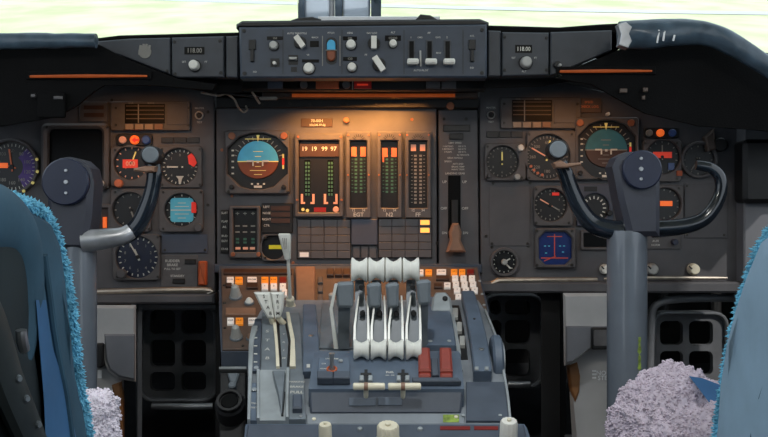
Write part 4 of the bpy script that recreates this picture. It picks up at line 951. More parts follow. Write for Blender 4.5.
# ------------------------------------------------------------------ control columns
def px_r(r, d): return r*d/FPX
def yoke(label, d, body, hub, cx, hw, horns, caps, dots):
    t = thing('control_yoke', label, 'control yoke', P(cx, 218.5+0.68/d*FPX, d+0.04))
    mb = MB(); mb.polyp(flat(d), body, -0.055, 0, 0.008); mb.build('hub_body', 'yoke', t)
    fh = flat(d); mb = MB(); mb.cylp(fh, hub[0], hub[1], hub[2], 0, 0.010, 0.002, 40); h = mb.build('hub_cap', 'hub', t)
    f2 = flat(d-0.010)
    for i, (x, y) in enumerate(dots):
        mb = MB(); mb.cylp(f2, x, y, 1.7 if i != 1 else 2.3, -0.001, 0.002, 0.0006, 12); mb.build('hub_screw', 'steel', h)
    dc = d+0.03
    mb = MB(); top, bot = P(cx, max(p[1] for p in body)-6, dc), P(cx, 218.5, dc); bot.z = -0.70 - (dc-1.5)*0.2
    R = px_r(hw, dc-0.03)*1.01
    mb.revolve(top, bot, [(0, R*0.96), (0.02, R), (0.985, R), (0.985, R*1.4), (1.0, R*1.45)], 40); c = mb.build('column', 'column', t)
    for name, path, rad in horns:
        mb = MB(); mb.tube([P(x, y, d+0.025+dd) for x, y, dd in path], [px_r(r, d) for r in rad], 16, 8, (1.0, 1.25)); mb.build(name, 'horn', t)
    for x, y, r in caps:
        fc = flat(d-0.004); mb = MB(); mb.cylp(fc, x, y, r, -0.03, 0.006, 0.002, 28); g = mb.build('grip_top', 'black', t)
        mb = MB(); mb.cylp(flat(d-0.010), x, y, r*0.86, -0.001, 0.004, 0.0015, 28); mb.build('trim_button', 'lever_grey', g)
    return t, c, R, dc
t, c, R, dc = yoke('left control yoke with dark blue hub, half behind the left seat', 1.45,
     [(45, 172), (49, 163.5), (58, 158), (68, 156.5), (80, 159.5), (89, 168), (92.5, 182), (90.5, 215), (85, 250), (60, 250), (52, 235), (46.5, 215)], (67, 182, 23.5), 78.5, 18,
     [('right_horn', [(78, 241, 0), (105, 239, 0), (125, 235.5, 0), (138, 225.5, 0), (147.5, 206, 0), (152.5, 188, 0), (154.5, 172, 0), (151, 160, 0)], [8.8, 8, 7, 7.2, 7, 6.2, 6.6, 6]),
      ('left_horn', [(62, 241, 0), (30, 238, 0), (10, 232, 0), (-4, 222, 0), (-13, 206, 0), (-17, 188, 0), (-18, 168, 0)], [8, 7, 5.5, 5.2, 5.2, 5.2, 6.5])],
     [(150.5, 155, 9.5)], [(66, 170.5), (66, 182), (66, 193)])
mb = MB(); mb.tube([P(83, 241.3, 1.462), P(104, 239, 1.462), P(122, 236, 1.464), P(131, 231, 1.468)], [9.4*1.45/FPX, 8.4*1.45/FPX, 7.3*1.45/FPX, 6.4*1.45/FPX], 16, 6, (1.0, 1.25)); note(mb.build('horn_root', 'worn_silver', t), 'bright silver worn root of the horn')
fl = flat(1.445); mb = MB(); mb.polyp(fl, [(134, 168.5), (146, 166), (155, 166), (154, 171.5), (146, 172.5), (134, 171)], -0.02, 0.004, 0.002); note(mb.build('trigger', 'brown_block', t), 'trigger below the button, warm lamp light in its brown colour')  # flood lamp's orange light put into the trigger's brown
t, c, R, dc = yoke('right control yoke with dark blue hub and both horns showing', 1.45,
     [(613.5, 166), (618, 157), (628, 151.5), (645, 151), (655, 156), (661, 168), (661, 236.5), (629, 236.5), (620, 200)], (641, 170, 19.5), 627, 20,
     [('left_horn', [(636, 231, 0), (609, 229.5, 0), (592, 223, 0), (580, 208.5, 0), (571.5, 190.5, 0), (565.5, 174, 0), (560, 163, 0)], [8.2, 8, 7.6, 7.2, 6.8, 6.4, 6]),
      ('right_horn', [(652, 229, 0.01), (683, 226.5, 0.01), (703, 219.5, 0.01), (715, 206, 0.01), (721, 190, 0.01), (719, 176, 0.01), (710, 168, 0.01), (696, 165, 0.01)], [7.4, 6.6, 6, 5.6, 5.2, 5, 4.6, 4])],
     [(558, 149.5, 9.8)], [(641, 158.5), (641, 169), (641, 179)])
mb = MB(); mb.polyp(fl, [(553, 163), (560, 160), (566, 163.5), (581, 162.5), (581, 165.5), (566, 168), (556, 168)], -0.02, 0.004, 0.002); note(mb.build('trigger', 'brown_block', t), 'trigger below the button, warm lamp light in its brown colour')  # brown carries the orange lamp light here too
mb = MB(); rows = []
for i in range(26):
    y = 337+i*1.45; row = []
    for j in range(3):
        a = math.radians(22 + (j-1)*7*(0.6+noise.noise(V3((i*0.45, 3, 0)))) + 4*noise.noise(V3((i*0.5, j, 0)))) * (1 if j != 1 else 1)
        z = P(635, y, dc-R*0.9).z; row.append(V3((P(627, 300, dc).x + math.sin(a)*(R+0.0006), dc-math.cos(a)*(R+0.0006), z)))
    rows.append(row)
mb.grid(rows); note(mb.build('paint_wear', 'green_wear', t), 'yellow-green worn streak on the column')

# ------------------------------------------------------------------ pedestal
KF = slope(268, 1.872, 352, 1.62)
PROF = [(300, 1.715), (306, 1.69), (312, 1.655), (325, 1.59), (345, 1.52), (365, 1.46), (395, 1.395), (425, 1.33)]
def dd(py):
    for (a, da), (b, db) in zip(PROF, PROF[1:]):
        if py <= b: return da+(db-da)*(py-a)/(b-a)
    return PROF[-1][1]
def drum(px, py, h=0.0):
    p = P(px, py, dd(py)); e = 1.5
    q = P(px, min(py+e, 425), dd(min(py+e, 425))) - P(px, max(py-e, 300), dd(max(py-e, 300)))
    n = V3((0, -q.z, q.y)).normalized()
    if n.z < 0: n = -n
    return p + n*h
ped = thing('center_pedestal', 'grey-blue throttle pedestal between the seats', 'pedestal', P(370, 520, 1.5))
mb = MB(); rings = []
for py, d, L, R_ in ((266, 1.885, 219, 478), (310, 1.74, 219, 489), (352, 1.62, 221, 489)):
    a, b_ = P(L, py, d), P(R_, py, d); rings.append([a+DOWN*0.40, a, b_, b_+DOWN*0.40])
mb.loops(rings); mb.build('forward_body', 'ped_dark', ped)
mb = MB(); rings = []
for py, d, L, R_ in ((300, 1.715, 268, 478), (306, 1.69, 264, 482), (312, 1.655, 260, 486), (325, 1.59, 253, 492), (345, 1.52, 248.5, 499), (365, 1.46, 248, 504), (395, 1.395, 248, 508), (425, 1.33, 248, 511)):
    a, b_ = P(L, py, d), P(R_, py, d); rings.append([a+DOWN*0.38, a, b_, b_+DOWN*0.38])
mb.loops(rings); mb.build('quadrant_body', 'ped_grey', ped)
mb = MB(); rings = []
for py, d, L, R_ in ((424, 1.332, 246, 524), (428, 1.318, 245, 527), (470, 1.22, 242, 540), (640, 0.95, 235, 600)):
    a, b_ = P(L, py, d), P(R_, py, d); rings.append([a+DOWN*0.35, a, b_, b_+DOWN*0.35])
mb.loops(rings); mb.build('aft_body', 'ped_blue', ped)
def dstrip(t, name, m, rows, n0, n1, b=0.0, lab=None):      # a raised band following the curved top: rows of (py, left px, right px)
    mb = MB(); rs = []
    y0, y1 = rows[0][0], rows[-1][0]; N = 14
    for i in range(N+1):
        y = y0+(y1-y0)*i/N
        for (a, la, ra), (c, lc, rc) in zip(rows, rows[1:]):
            if y <= c+1e-6: k = (y-a)/(c-a); l, r = la+(lc-la)*k, ra+(rc-ra)*k; break
        rs.append([drum(l, y, n0), drum(l, y, n1-b), drum(l+b*600, y, n1), drum(r-b*600, y, n1), drum(r, y, n1-b), drum(r, y, n0)] if b else [drum(l, y, n0), drum(l, y, n1), drum(r, y, n1), drum(r, y, n0)])
    mb.loops(rs); q = mb.build(name, m, t)
    return note(q, lab) if lab else q
def dfr(py): return slope(py-3, dd(py-3), py+3, dd(py+3))
def dscrew(t, x, y, h, r=2.0, m='steel'):
    mb = MB(); mb.cylp(dfr(y), x, y, r, h-0.0005, h+0.0016, 0.0005, 12); mb.build('screw', m, t)
# left quadrant strips
dstrip(ped, 'edge_strip', 'ped_plate', [(330, 252, 258), (345, 249, 254), (424, 247.5, 250.5)], 0, 0.008, 0.001)
dstrip(ped, 'side_plate', 'ped_dark', [(322, 255, 262), (345, 252, 261), (374, 252, 260)], 0, 0.006, 0.001)
dstrip(ped, 'trim_scale_plate', 'lever_grey', [(316, 262, 300), (345, 262, 302), (373, 261, 303)], 0, 0.006, 0.001)
for rows in ([(318, 272, 275.5), (345, 275, 278), (372, 276.5, 280)], [(318, 286, 289.5), (345, 291, 295), (372, 290, 296)]):
    dstrip(ped, 'slot_edge', 'ivory', rows, 0.005, 0.011, 0.0005)
for rows in ([(322, 276, 279), (345, 278.2, 280.6), (370, 280, 282)], [(322, 284, 286), (345, 288.5, 290.8), (370, 287, 290)]):
    dstrip(ped, 'slot', 'black', rows, 0.004, 0.0066)
mb = MB()
for i, s in enumerate('STAB'): mb.text(dfr(335+i*9), 267.5, 335+i*9, s, 5.5, 0.0068)
mb.build('scale_lettering', 'paint_text', ped); mb = MB()
for i, s in enumerate('TRIM'): mb.text(dfr(338+i*8), 284, 338+i*8, s, 3.2, 0.0068)
mb.build('scale_lettering', 'paint_text', ped); mb = MB()
for i in range(5): mb.boxp(dfr(334+i*8), 254, 333+i*8, 257.5, 334+i*8, 0.006, 0.0068)
mb.build('scale_lettering', 'paint_text', ped)
dscrew(ped, 256.5, 371, 0.006, 2.4)
dstrip(ped, 'raised_plate', 'ped_blue', [(312, 303, 316), (335, 303, 318), (362, 303, 320), (379, 303, 315)], 0, 0.014, 0.0015)
dscrew(ped, 311, 344, 0.014, 2.6)
mb = MB(); mb.boxp(dfr(374), 307, 372, 310.5, 375.5, 0.013, 0.0148); mb.build('white_tab', 'paint_text', ped)
dstrip(ped, 'lower_plate', 'ped_plate', [(373, 259, 288), (400, 259, 287), (424, 259, 286)], 0, 0.006, 0.001)
dstrip(ped, 'brake_plate', 'lever_grey', [(373, 290, 304), (400, 289, 305), (424, 289, 306)], 0, 0.008, 0.001)
dstrip(ped, 'bright_rib', 'ped_plate', [(374, 286.5, 290), (400, 286, 289), (424, 286, 289)], 0, 0.012, 0.001)
dstrip(ped, 'bright_rib', 'ped_plate', [(374, 257, 260), (400, 257, 260), (424, 257, 260)], 0, 0.010, 0.001)
dstrip(ped, 'test_plate', 'ped_blue', [(386, 250.5, 257), (400, 250.5, 257), (424, 250.5, 257)], 0, 0.006, 0.001)
dscrew(ped, 254.5, 394, 0.008, 2.6)
mb = MB()
for s, y, h, x in (('PARKING', 386.5, 2.6, 297), ('BRAKE', 391.5, 3.2, 297), ('PULL', 397, 4.2, 297)): mb.text(dfr(y), x, y, s, h, 0.0086)
mb.build('lettering', 'white_mark', ped); mb = MB()
for s, y in (('STALL', 407), ('TEST', 411.5)): mb.text(dfr(y), 254, y, s, 2.6, 0.0068, 0.8)
mb.build('lettering', 'white_mark', ped)
mb = MB(); mb.boxp(dfr(411), 293, 404, 302.5, 418, 0.006, 0.018, 0.002); note(mb.build('brake_button', 'ped_dark', ped), 'dark square parking brake button')
dscrew(ped, 301, 421, 0.008, 1.8)
t = thing('parking_brake_lever', 'tapering grey blade lever left of the parking brake lettering', 'lever', drum(279, 420))
mb = MB(); rings = []
for y, l, r, h in ((375, 272, 286, 0.006), (378, 272.5, 286, 0.014), (390, 275, 285.5, 0.018), (400, 278, 284.5, 0.018), (412, 280, 283.5, 0.014), (420, 280.5, 282.5, 0.007)):
    rings.append([drum(l, y, 0.004), drum(l+1, y, h), drum(r-1, y, h), drum(r, y, 0.004)])
mb.loops(rings); mb.build('blade', 'lever_grey', t)
mb = MB(); mb.loops([[drum(281.5, y, 0.005), drum(281.5, y, 0.008), drum(285.5-(y-396)*0.08, y, 0.008), drum(285.5-(y-396)*0.08, y, 0.005)] for y in (396, 405, 414, 420)]); mb.build('slot', 'black', t)
# centre bed under the throttles
dstrip(ped, 'throttle_bed', 'lever_grey', [(304, 322, 420), (330, 320, 424), (350, 319, 426)], 0, 0.004, 0.001)
# right quadrant strips
dstrip(ped, 'cover_plate', 'ped_blue', [(303, 421, 447), (330, 424, 453), (352, 426, 456)], 0, 0.012, 0.002)
for x, y in ((430, 348), (449, 348)): dscrew(ped, x, y, 0.012, 2.2, 'ped_plate')
dstrip(ped, 'slot', 'black', [(306, 450, 459), (330, 455, 464), (360, 459, 468)], 0.0, 0.0012)
dstrip(ped, 'slot_edge', 'ped_plate', [(306, 448, 451), (330, 453, 456.5), (358, 457, 461)], 0, 0.008, 0.0008)
for y, x in ((316, 455), (330, 459), (344, 462)): 
    mb = MB(); mb.boxp(dfr(y), x-2.5, y-4, x+3, y+5, 0.001, 0.008, 0.001); mb.build('detent_block', 'knob_grey', ped)
dstrip(ped, 'guide_rail', 'ped_blue', [(301, 461, 474), (325, 466, 481), (350, 470, 487), (376, 473, 491), (382, 473, 491)], 0, 0.020, 0.002)
dscrew(ped, 481, 361, 0.020, 2.6); dscrew(ped, 474, 330, 0.020, 1.2, 'screw')
for x in (476, 486):
    mb = MB(); mb.boxp(dfr(380), x-2, 378.5, x+2, 381.5, 0.019, 0.023, 0.001); mb.build('rail_foot', 'ped_plate', ped)
dstrip(ped, 'edge_trim', 'ped_plate', [(312, 484, 486), (345, 497, 499.5), (395, 506, 508.5), (424, 509, 511.5)], 0, 0.006, 0.0005)
dstrip(ped, 'lower_cover', 'ped_dark', [(384, 466, 505), (405, 466, 507), (423, 466, 509)], 0, 0.004, 0.001)
for x, y in ((461, 372), (463, 418), (500, 418)): dscrew(ped, x, y, 0.004, 1.8, 'ped_plate')
t = thing('trim_disc', 'blue-grey trim wheel edge on the right flank of the pedestal', 'wheel', P(505, 385, 1.45))
mb = MB(); ax = P(491.5, 362, 1.48); rw = 0.042
rings = []
for f, r in ((-0.001, rw*0.9), (0.002, rw), (0.012, rw), (0.015, rw*0.9)):
    rings.append([V3((ax.x+f, ax.y+r*math.cos(2*PI*i/40), ax.z+r*math.sin(2*PI*i/40))) for i in range(40)])
mb.loops(rings); mb.build('rim', 'ped_blue', t)
mb = MB(); mb.loops([[V3((ax.x+f, ax.y+0.03*math.cos(2*PI*i/24), ax.z+0.03*math.sin(2*PI*i/24))) for i in range(24)] for f in (0.010, 0.018)]); mb.build('hub', 'ped_plate', t)
# keypad units on the sloping forward face
def key(t, x, y, w_, h, m, s=None, name='key'):
    mb = MB(); y += 1.6; mb.boxp(KF, x-w_/2, y-h/2, x+w_/2, y+h/2, 0.004, 0.009, 0.0012)
    q = mb.build(name, m, t)
    if s:
        mb = MB(); mb.text(KF, x, y, s, h*0.38, 0.0094, 0.9); mb.build('legend', 'screw', q)
    return q
t = thing('navigation_keypad', 'brown keypad left of the speed brake lever with orange and white keys', 'keypad', KF.at(*KF.hit(258, 350)))
mb = MB(); mb.polyp(KF, [(221.5, 270), (294, 270), (294, 318), (262, 351), (222.5, 351)], 0, 0.004, 0.001); mb.build('faceplate', 'brown_plate', t)
for x, y, w_, m, s in ((230.5, 282, 7, 'key_white', 'CLR'), (239.2, 282, 7.4, 'key_orange', 'HLD'), (252.3, 282, 9.4, 'key_white', 'FROM'), (265, 282, 7, 'key_orange', 'WPT'), (273.8, 282, 6.8, 'key_orange', 'ETA'), (283, 282, 6.6, 'key_red', None), (265, 288.5, 6.4, 'key_white', '1'), (274, 288.5, 6.4, 'key_white', '2'), (283, 288.5, 6.4, 'key_white', '3'), (284.5, 294.5, 5.6, 'key_white', '6'), (230.8, 323, 6.8, 'key_white', 'CLR'), (239.7, 323, 7.4, 'key_orange', 'HLD'), (253.4, 323, 9.8, 'key_white', 'FROM')):
    key(t, x, y, w_, 6.2, m, s)
for x0, y0, x1, y1, m in ((224, 272.5, 292, 277, 'brown_dark'), (247, 286, 258, 291.5, 'brown_dark'), (226, 311.5, 256, 318.5, 'brown_block'), (226, 286.5, 232, 290, 'brown_dark')):
    mb = MB(); mb.boxp(KF, x0, y0, x1, y1, 0.003, 0.009, 0.001); mb.build('caption_block', m, t)
for x, y, r, h, m in ((236, 299, 6, 0.030, 'knob_grey'), (249.5, 305, 4.6, 0.016, 'knob_white'), (236.5, 340, 6, 0.030, 'knob_grey'), (250, 341, 3.4, 0.016, 'brown_block')):
    mb = MB(); mb.cylp(KF, x, y, r*1.1, 0.003, 0.008, 0.001); mb.build('knob_base', 'lever_grey', t)
    mb = MB(); mb.cylp(KF, x, y, r, 0.006, h, 0.003, 18, r*0.6); mb.build('knob', m, t)
screws(t, KF, [(224.5, 287), (224.5, 305), (225, 330), (243, 348)], 0.004, 1.6)
t = thing('navigation_keypad', 'keypad with white number keys right of the throttles', 'keypad', KF.at(*KF.hit(455, 312)))
mb = MB(); mb.polyp(KF, [(416, 269), (477, 269), (487, 311), (416, 311)], 0, 0.004, 0.001); mb.build('faceplate', 'brown_plate', t)
for x, y, w_, m, s in ((420, 274, 7, 'key_white', 'CLR'), (428.7, 274, 6.6, 'key_orange', 'HLD'), (441.3, 273.8, 9.4, 'key_white', 'FROM'), (454, 273.8, 6.4, 'key_orange', 'WPT'), (462, 273.8, 6.2, 'key_orange', 'ETA'), (470.5, 273.8, 7, 'key_red', None),
    (455, 280, 6.2, 'key_white', '1'), (463.4, 280, 6.2, 'key_white', '2'), (471.8, 280, 6.2, 'key_white', '3'), (447.2, 287, 6.4, 'key_white', 'SEL'), (455.8, 286, 6.2, 'key_white', '4'), (464.4, 286, 6.2, 'key_white', '5'), (473, 286, 6.2, 'key_white', '6'),
    (457, 292, 6.4, 'key_white', '7'), (465.8, 292, 6.4, 'key_white', '8'), (474.5, 292, 6.4, 'key_white', '9'), (458.3, 298.6, 6.2, 'key_white', '0'), (470.4, 298.6, 9.6, 'key_white', 'ENT')): key(t, x, y, w_, 5.2, m, s)
for x0, y0, x1, y1, m in ((436, 279, 449, 283, 'brown_dark'), (434, 287, 442, 291, 'brown_dark')):
    mb = MB(); mb.boxp(KF, x0, y0, x1, y1, 0.003, 0.009, 0.001); mb.build('caption_block', m, t)
screws(t, KF, [(479.5, 283), (482, 296), (484, 307)], 0.004, 1.6, 'ped_plate')
t = thing('lamp_switch_box', 'pale rounded switch box at the head of the right quadrant slot', 'switch box', P(440, 312, 1.64))
mb = MB(); f2 = slope(286, 1.66, 306, 1.63); mb.polyp(f2, [(431, 312), (432, 298), (436, 291), (446, 291), (451, 297), (453, 312)], -0.03, 0, 0.004); mb.build('body', 'ped_plate', t)
mb = MB(); mb.cylp(f2, 445, 299, 2.6, 0, 0.004, 0.001); mb.build('button', 'black', t)
t = thing('selector_block', 'light brown block with dark keys behind the throttle levers', 'selector', KF.at(*KF.hit(330, 312)))
mb = MB(); mb.polyp(KF, [(296, 270), (414, 270), (414, 312), (296, 312)], 0, 0.003, 0.001); mb.build('faceplate', 'brown_plate', t)
mb = MB(); mb.polyp(KF, [(295.5, 273), (315.5, 273), (315.5, 309), (297, 309)], 0.002, 0.016, 0.002); mb.build('plain_cover', 'brown_block', t)
for i in range(3):
    mb = MB(); mb.boxp(KF, 327+i*8, 272.5, 334+i*8, 279, 0.002, 0.010, 0.001); mb.build('dark_key', 'brown_dark', t)
for i in range(3):
    mb = MB(); mb.boxp(KF, 318, 280+i*9, 323, 286+i*9, 0.002, 0.008, 0.001); mb.build('edge_key', 'bezel', t)
mb = MB(); mb.cylp(KF, 332, 301, 3.2, 0.002, 0.016, 0.002); mb.build('knob', 'knob_grey', t)

# ------------------------------------------------------------------ levers
def ribbon(path, th):                       # path rows: (px centre, py, distance, width px)
    mb = MB(); rs = []
    for x, y, d, w_ in path:
        a, b_ = P(x-w_/2, y, d), P(x+w_/2, y, d); q = V3((0, th, 0)); rs.append([a, b_, b_+q, a+q])
    return mb.loops(rs)
def spool(t, name, x, y, d, hw, r, m='white_lever'):
    a, b_ = P(x-hw, y, d), P(x+hw, y, d); k = d/FPX
    mb = MB(); mb.revolve(a, b_, [(0, r*k*0.78), (0.05, r*k), (0.13, r*k*0.97), (0.30, r*k*0.76), (0.5, r*k*0.66), (0.70, r*k*0.76), (0.87, r*k*0.97), (0.95, r*k), (1, r*k*0.78)], 26)
    return mb.build(name, m, t)
names = ('leftmost of the four white-knobbed throttle levers', 'second throttle lever from the left, white-knobbed', 'third throttle lever from the left, white-knobbed', 'rightmost of the four white-knobbed throttle levers')
for i, (xt, xb) in enumerate(((359.5, 361.5), (376.5, 378.5), (393.5, 395.8), (410.8, 413.5))):
    t = thing('throttle_lever', names[i], 'throttle lever', P(xb, 352, 1.47), 'throttle levers')
    spool(t, 'knob', xt, 270, 1.50, 8.5, 12.8)
    spool(t, 'lower_roller', xb, 349.5, 1.425, 8.0, 10.5)
    ribbon([(xt, 280, 1.515, 9), (xt+0.5, 298, 1.50, 10), (xb-0.3, 322, 1.475, 11), (xb, 346, 1.455, 11.5)], 0.012).build('blade', 'lever_grey', t)
    for s in (-1, 1):
        ribbon([(xb+s*4.2+1.5, 296, 1.488, 1.4), (xb+s*5.6+0.8, 310, 1.465, 1.8), (xb+s*6.8, 326, 1.447, 2.2), (xb+s*7.0, 345, 1.43, 2.6)], 0.014).build('side_rail', 'white_lever', t)
    mb = MB(); mb.cylp(flat(1.475), xt+2, 287, 2.6, -0.02, 0.004, 0.001, 14); mb.build('pivot_bolt', 'black', t)
    mb = MB(); mb.cylp(flat(1.475), xt+3, 313.5, 2.8, -0.02, 0.004, 0.001, 14); mb.build('pivot_bolt', 'black', t)
for x0, x1, xb, y0, y1, lab in ((335, 353.5, 344.5, 283, 308, 'grey reverse lever standing left of all the white knobs'), (366.5, 381, 375, 284, 308, 'grey reverse lever block between the first and second throttle'), (385.5, 399, 392, 284, 308, 'grey reverse lever block between the second and third throttle'), (416.5, 431, 423, 281, 305, 'grey reverse lever standing right of all the white knobs')):
    t = thing('reverse_lever', lab, 'reverse lever', P(xb, 350, 1.50), 'reverse levers')
    mb = MB(); mb.polyp(flat(1.462), [(x0, y0+2), (x0+3, y0), (x1-3, y0-1), (x1, y0+1), (x1-0.5, y1-2), (x1-3, y1), (x0+3, y1), (x0+1.5, y1-3)], -0.03, 0, 0.004); mb.build('handle', 'lever_grey', t)
    xm = (x0+x1)/2
    end = xb < 350 or xb > 410
    ribbon([(xm, y1-2, 1.475, (x1-x0)*0.66), (xm-0.5, 328, 1.49, (x1-x0)*0.6), (xm-0.5, 349, 1.50, (x1-x0)*0.6)], 0.014).build('arm', 'lever_grey', t)
    if xb < 350:
        ribbon([(x0+1, 284, 1.458, 3.0), (331, 309, 1.462, 3.0), (336, 349, 1.482, 4.0)], 0.016).build('edge_rail', 'white_lever', t)
# speed brake lever
t = thing('speed_brake_lever', 'tall thin white lever with tapered white head on the left', 'lever', P(292, 312, 1.70))
mb = ribbon([(284, 233.5, 1.60, 12), (284.5, 236, 1.60, 12.2), (286, 248, 1.61, 9), (287.5, 260, 1.62, 5.6)], 0.014); bmesh.ops.bevel(mb.bm, geom=mb.bm.edges[:], offset=0.0015, segments=2, affect='EDGES'); mb.build('head', 'white_lever', t)
mb = MB()
for k in range(3): mb.barp(flat(1.5995), 282.5+k*1.9, 238, 284.3+k*1.1, 249, 0.7, 0, 0.0012)
mb.build('head_grooves', 'dim_mark', t)
mb = MB(); mb.tube([P(288, 258, 1.625), P(289, 275, 1.64), P(290.5, 308, 1.69)], [0.0028, 0.0030, 0.0036], 12, 4); mb.build('shaft', 'white_lever', t)
mb = MB(); mb.revolve(P(290, 297, 1.675), P(291, 311, 1.70), [(0, 0.005), (0.1, 0.0075), (0.5, 0.0065), (0.6, 0.009), (1, 0.009)], 16); mb.build('collar', 'ivory', t)
# stabiliser trim handles
for lab, pts, s, pos, arm in (('left white wedge trim handle lettered STAB', [(253.5, 292.5), (269.8, 292.5), (274, 318), (267.5, 318.5), (261, 308)], 'STAB', ((264, 296.5), (266, 302), (268, 307.5), (270.5, 313.5)), ((271, 317), (274, 326))),
                              ('right white wedge trim handle lettered TRIM', [(270.6, 292.5), (284, 292.5), (283, 308), (280, 317.5), (275, 319)], 'TRIM', ((277.5, 296.5), (277.7, 302), (278, 307.5), (278, 313.5)), ((278, 317), (286, 326)))):
    t = thing('trim_lever', lab, 'handle', P(arm[1][0], 327, 1.585), 'trim handles')
    mb = MB(); mb.polyp(flat(1.565), pts, -0.016, 0, 0.003); mb.build('grip', 'white_lever', t)
    mb = MB()
    for ch, (x, y) in zip(s, pos): mb.text(flat(1.565), x, y, ch, 3.4, 0.0006)
    mb.build('lettering', 'screw', t)
    mb = MB(); mb.tube([P(*arm[0], 1.575), P((arm[0][0]+arm[1][0])/2, 322, 1.58), P(*arm[1], 1.59)], [0.005]*3, 10, 3); mb.build('arm', 'ivory', t)

# ------------------------------------------------------------------ fuel module in the middle of the pedestal
mod = thing('fuel_control_module', 'raised blue-grey module with white fuel handles and red guards', 'control module', P(385, 425, 1.36))
MT = slope(351, 1.445, 386, 1.37); MT.O = MT.O + MT.N*0.003
mb = MB(); rs = []
for py, d, L, R_ in ((351, 1.447, 318, 458), (353, 1.438, 314, 460), (386, 1.368, 309, 464), (389, 1.362, 308.5, 464)):
    a, b_ = P(L, py, d), P(R_, py, d); rs.append([a+DOWN*0.05, a, b_, b_+DOWN*0.05])
mb.loops(rs); mb.build('top', 'ped_blue', mod)
fm = slope(388, 1.3655, 414, 1.352); 
mb = MB(); mb.polyp(fm, [(309, 388), (464, 388), (461, 414), (310, 414)], -0.05, 0.0, 0.003); mb.build('front', 'ped_dark', mod)
fb = slope(414, 1.350, 427, 1.326)
mb = MB(); mb.polyp(fb, [(306, 414), (464, 413), (466, 425), (306, 425)], -0.05, 0.001, 0.002); mb.build('foot_plate', 'ped_grey', mod)
mb = MB()
for x, y in ((314, 420), (456, 418)): mb.cylp(fb, x, y, 2, 0.001, 0.003, 0.0005, 12)
mb.build('foot_screws', 'ivory', mod)
mb = MB(); mb.boxp(fb, 443, 415.5, 459, 423, 0.0008, 0.0016); mb.build('green_stain', 'green_wear', mod)
mb = MB(); mb.boxp(fm, 349, 398, 376, 406, 0, 0.0016, 0.0005); mb.boxp(fm, 378, 397.5, 402, 405.5, 0, 0.0016, 0.0005); mb.build('dark_labels', 'ped_blue', mod)
# selector plate
mb = MB(); mb.polyp(MT, [(319, 363), (349.5, 363), (350, 377), (318, 377)], 0, 0.010, 0.001); mb.build('selector_plate', 'ped_blue', mod)
for x0, x1 in ((317.5, 333), (333.6, 350)):
    mb = MB(); mb.boxp(MT, x0, 377.4, x1, 384.5, 0, 0.012, 0.001); mb.build('guard_block', 'ped_dark', mod)
u, v = MT.hit(332, 375); k = MT.sc(332, 375)
mb = MB(); mb.holep(MT, circ(u, v, 5.5*k, 24), circ(u, v, 3.4*k, 24), 0.009, 0.0125, 0.001); note(mb.build('selector_ring', 'orange_tag', mod), 'worn orange ring')
mb = MB(); mb.tube([MT.at(u, v, 0.008), MT.at(u, v+0.004, 0.022), MT.at(u, v+0.007, 0.034)], [0.0035, 0.003, 0.0045], 12, 4); mb.build('toggle', 'steel', mod)
mb = MB(); mb.text(MT, 332, 364.6, 'STAB TRIM', 1.9, 0.0106); mb.text(MT, 324, 369.5, 'OFF', 1.8, 0.0106); mb.text(MT, 324, 374.5, 'NORM', 1.8, 0.0106); mb.text(MT, 390, 372.6, 'FUEL', 2.6, 0.0006); mb.text(MT, 390, 375.6, 'ON - OFF', 1.5, 0.0006); mb.build('lettering', 'white_mark', mod)
mb = MB(); mb.cylp(MT, 341, 367, 2.2, 0.009, 0.013, 0.001, 14); mb.build('small_button', 'ped_plate', mod)
for x0, x1, xm in ((353, 385, 366), (388, 421, 403)):
    mb = MB(); mb.boxp(MT, xm-1.6, 370, xm+1.6, 386, 0, 0.0012); mb.boxp(MT, xm-5.5, 373.5, xm+5.5, 376, 0, 0.0014); mb.build('gate_slot', 'black', mod)
    mb = MB(); mb.boxp(MT, xm-6.5, 377, xm-2.2, 382, 0, 0.004, 0.001); mb.boxp(MT, xm+2.2, 377, xm+6.5, 382, 0, 0.004, 0.001); mb.build('gate_cheeks', 'ped_plate', mod)
    t = thing('fuel_lever', 'cream crossbar fuel lever on the ' + ('left, beside the selector plate' if xm < 380 else 'right, beside the red guards'), 'fuel lever', P(xm, 392, 1.36), 'fuel levers')
    a, b_ = P(x0, 386.5, 1.345), P(x1, 386.5, 1.345)
    mb = MB(); mb.revolve(a, b_, [(0, 0.0040), (0.03, 0.0052), (0.97, 0.0052), (1, 0.0040)], 18); mb.build('handle', 'ivory', t)
    mb = MB(); mb.revolve(P(xm-2, 386.5, 1.345), P(xm+2, 386.5, 1.345), [(0, 0.0058), (1, 0.0058)], 18); mb.build('band', 'brown_block', t)
    mb = MB(); mb.tube([P(xm, 387, 1.347), P(xm, 394, 1.356), P(xm, 398, 1.363)], [0.004, 0.0035, 0.003], 10, 3); mb.build('stem', 'ivory', t)
for x, lab in ((424, 'left one of two red switch guards beside the fuel levers'), (445.5, 'right one of two red switch guards beside the fuel levers')):
    t = thing('switch_guard', lab, 'switch guard', P(x, 381, 1.38), 'red switch guards')
    mb = MB(); mb.polyp(MT, [(x-6, 353.5), (x+5.5, 353.5), (x+7, 377), (x-5.5, 377)], 0, 0.013, 0.003); mb.build('cover', 'red_guard', t)
    mb = MB(); mb.polyp(MT, [(x-5.5, 376), (x+6.8, 376), (x+6.8, 380.5), (x-5.3, 380.5)], 0, 0.008, 0.002); mb.build('tip', 'red_guard', t)
    mb = MB(); mb.boxp(MT, x-3, 350.5, x+3, 354, 0, 0.006, 0.001); mb.build('hinge', 'red_dim', t)
mb = MB(); mb.polyp(MT, [(412, 381.5), (458, 381.5), (461, 385.5), (413, 385.5)], 0, 0.008, 0.001); mb.build('guard_base', 'ped_dark', mod)
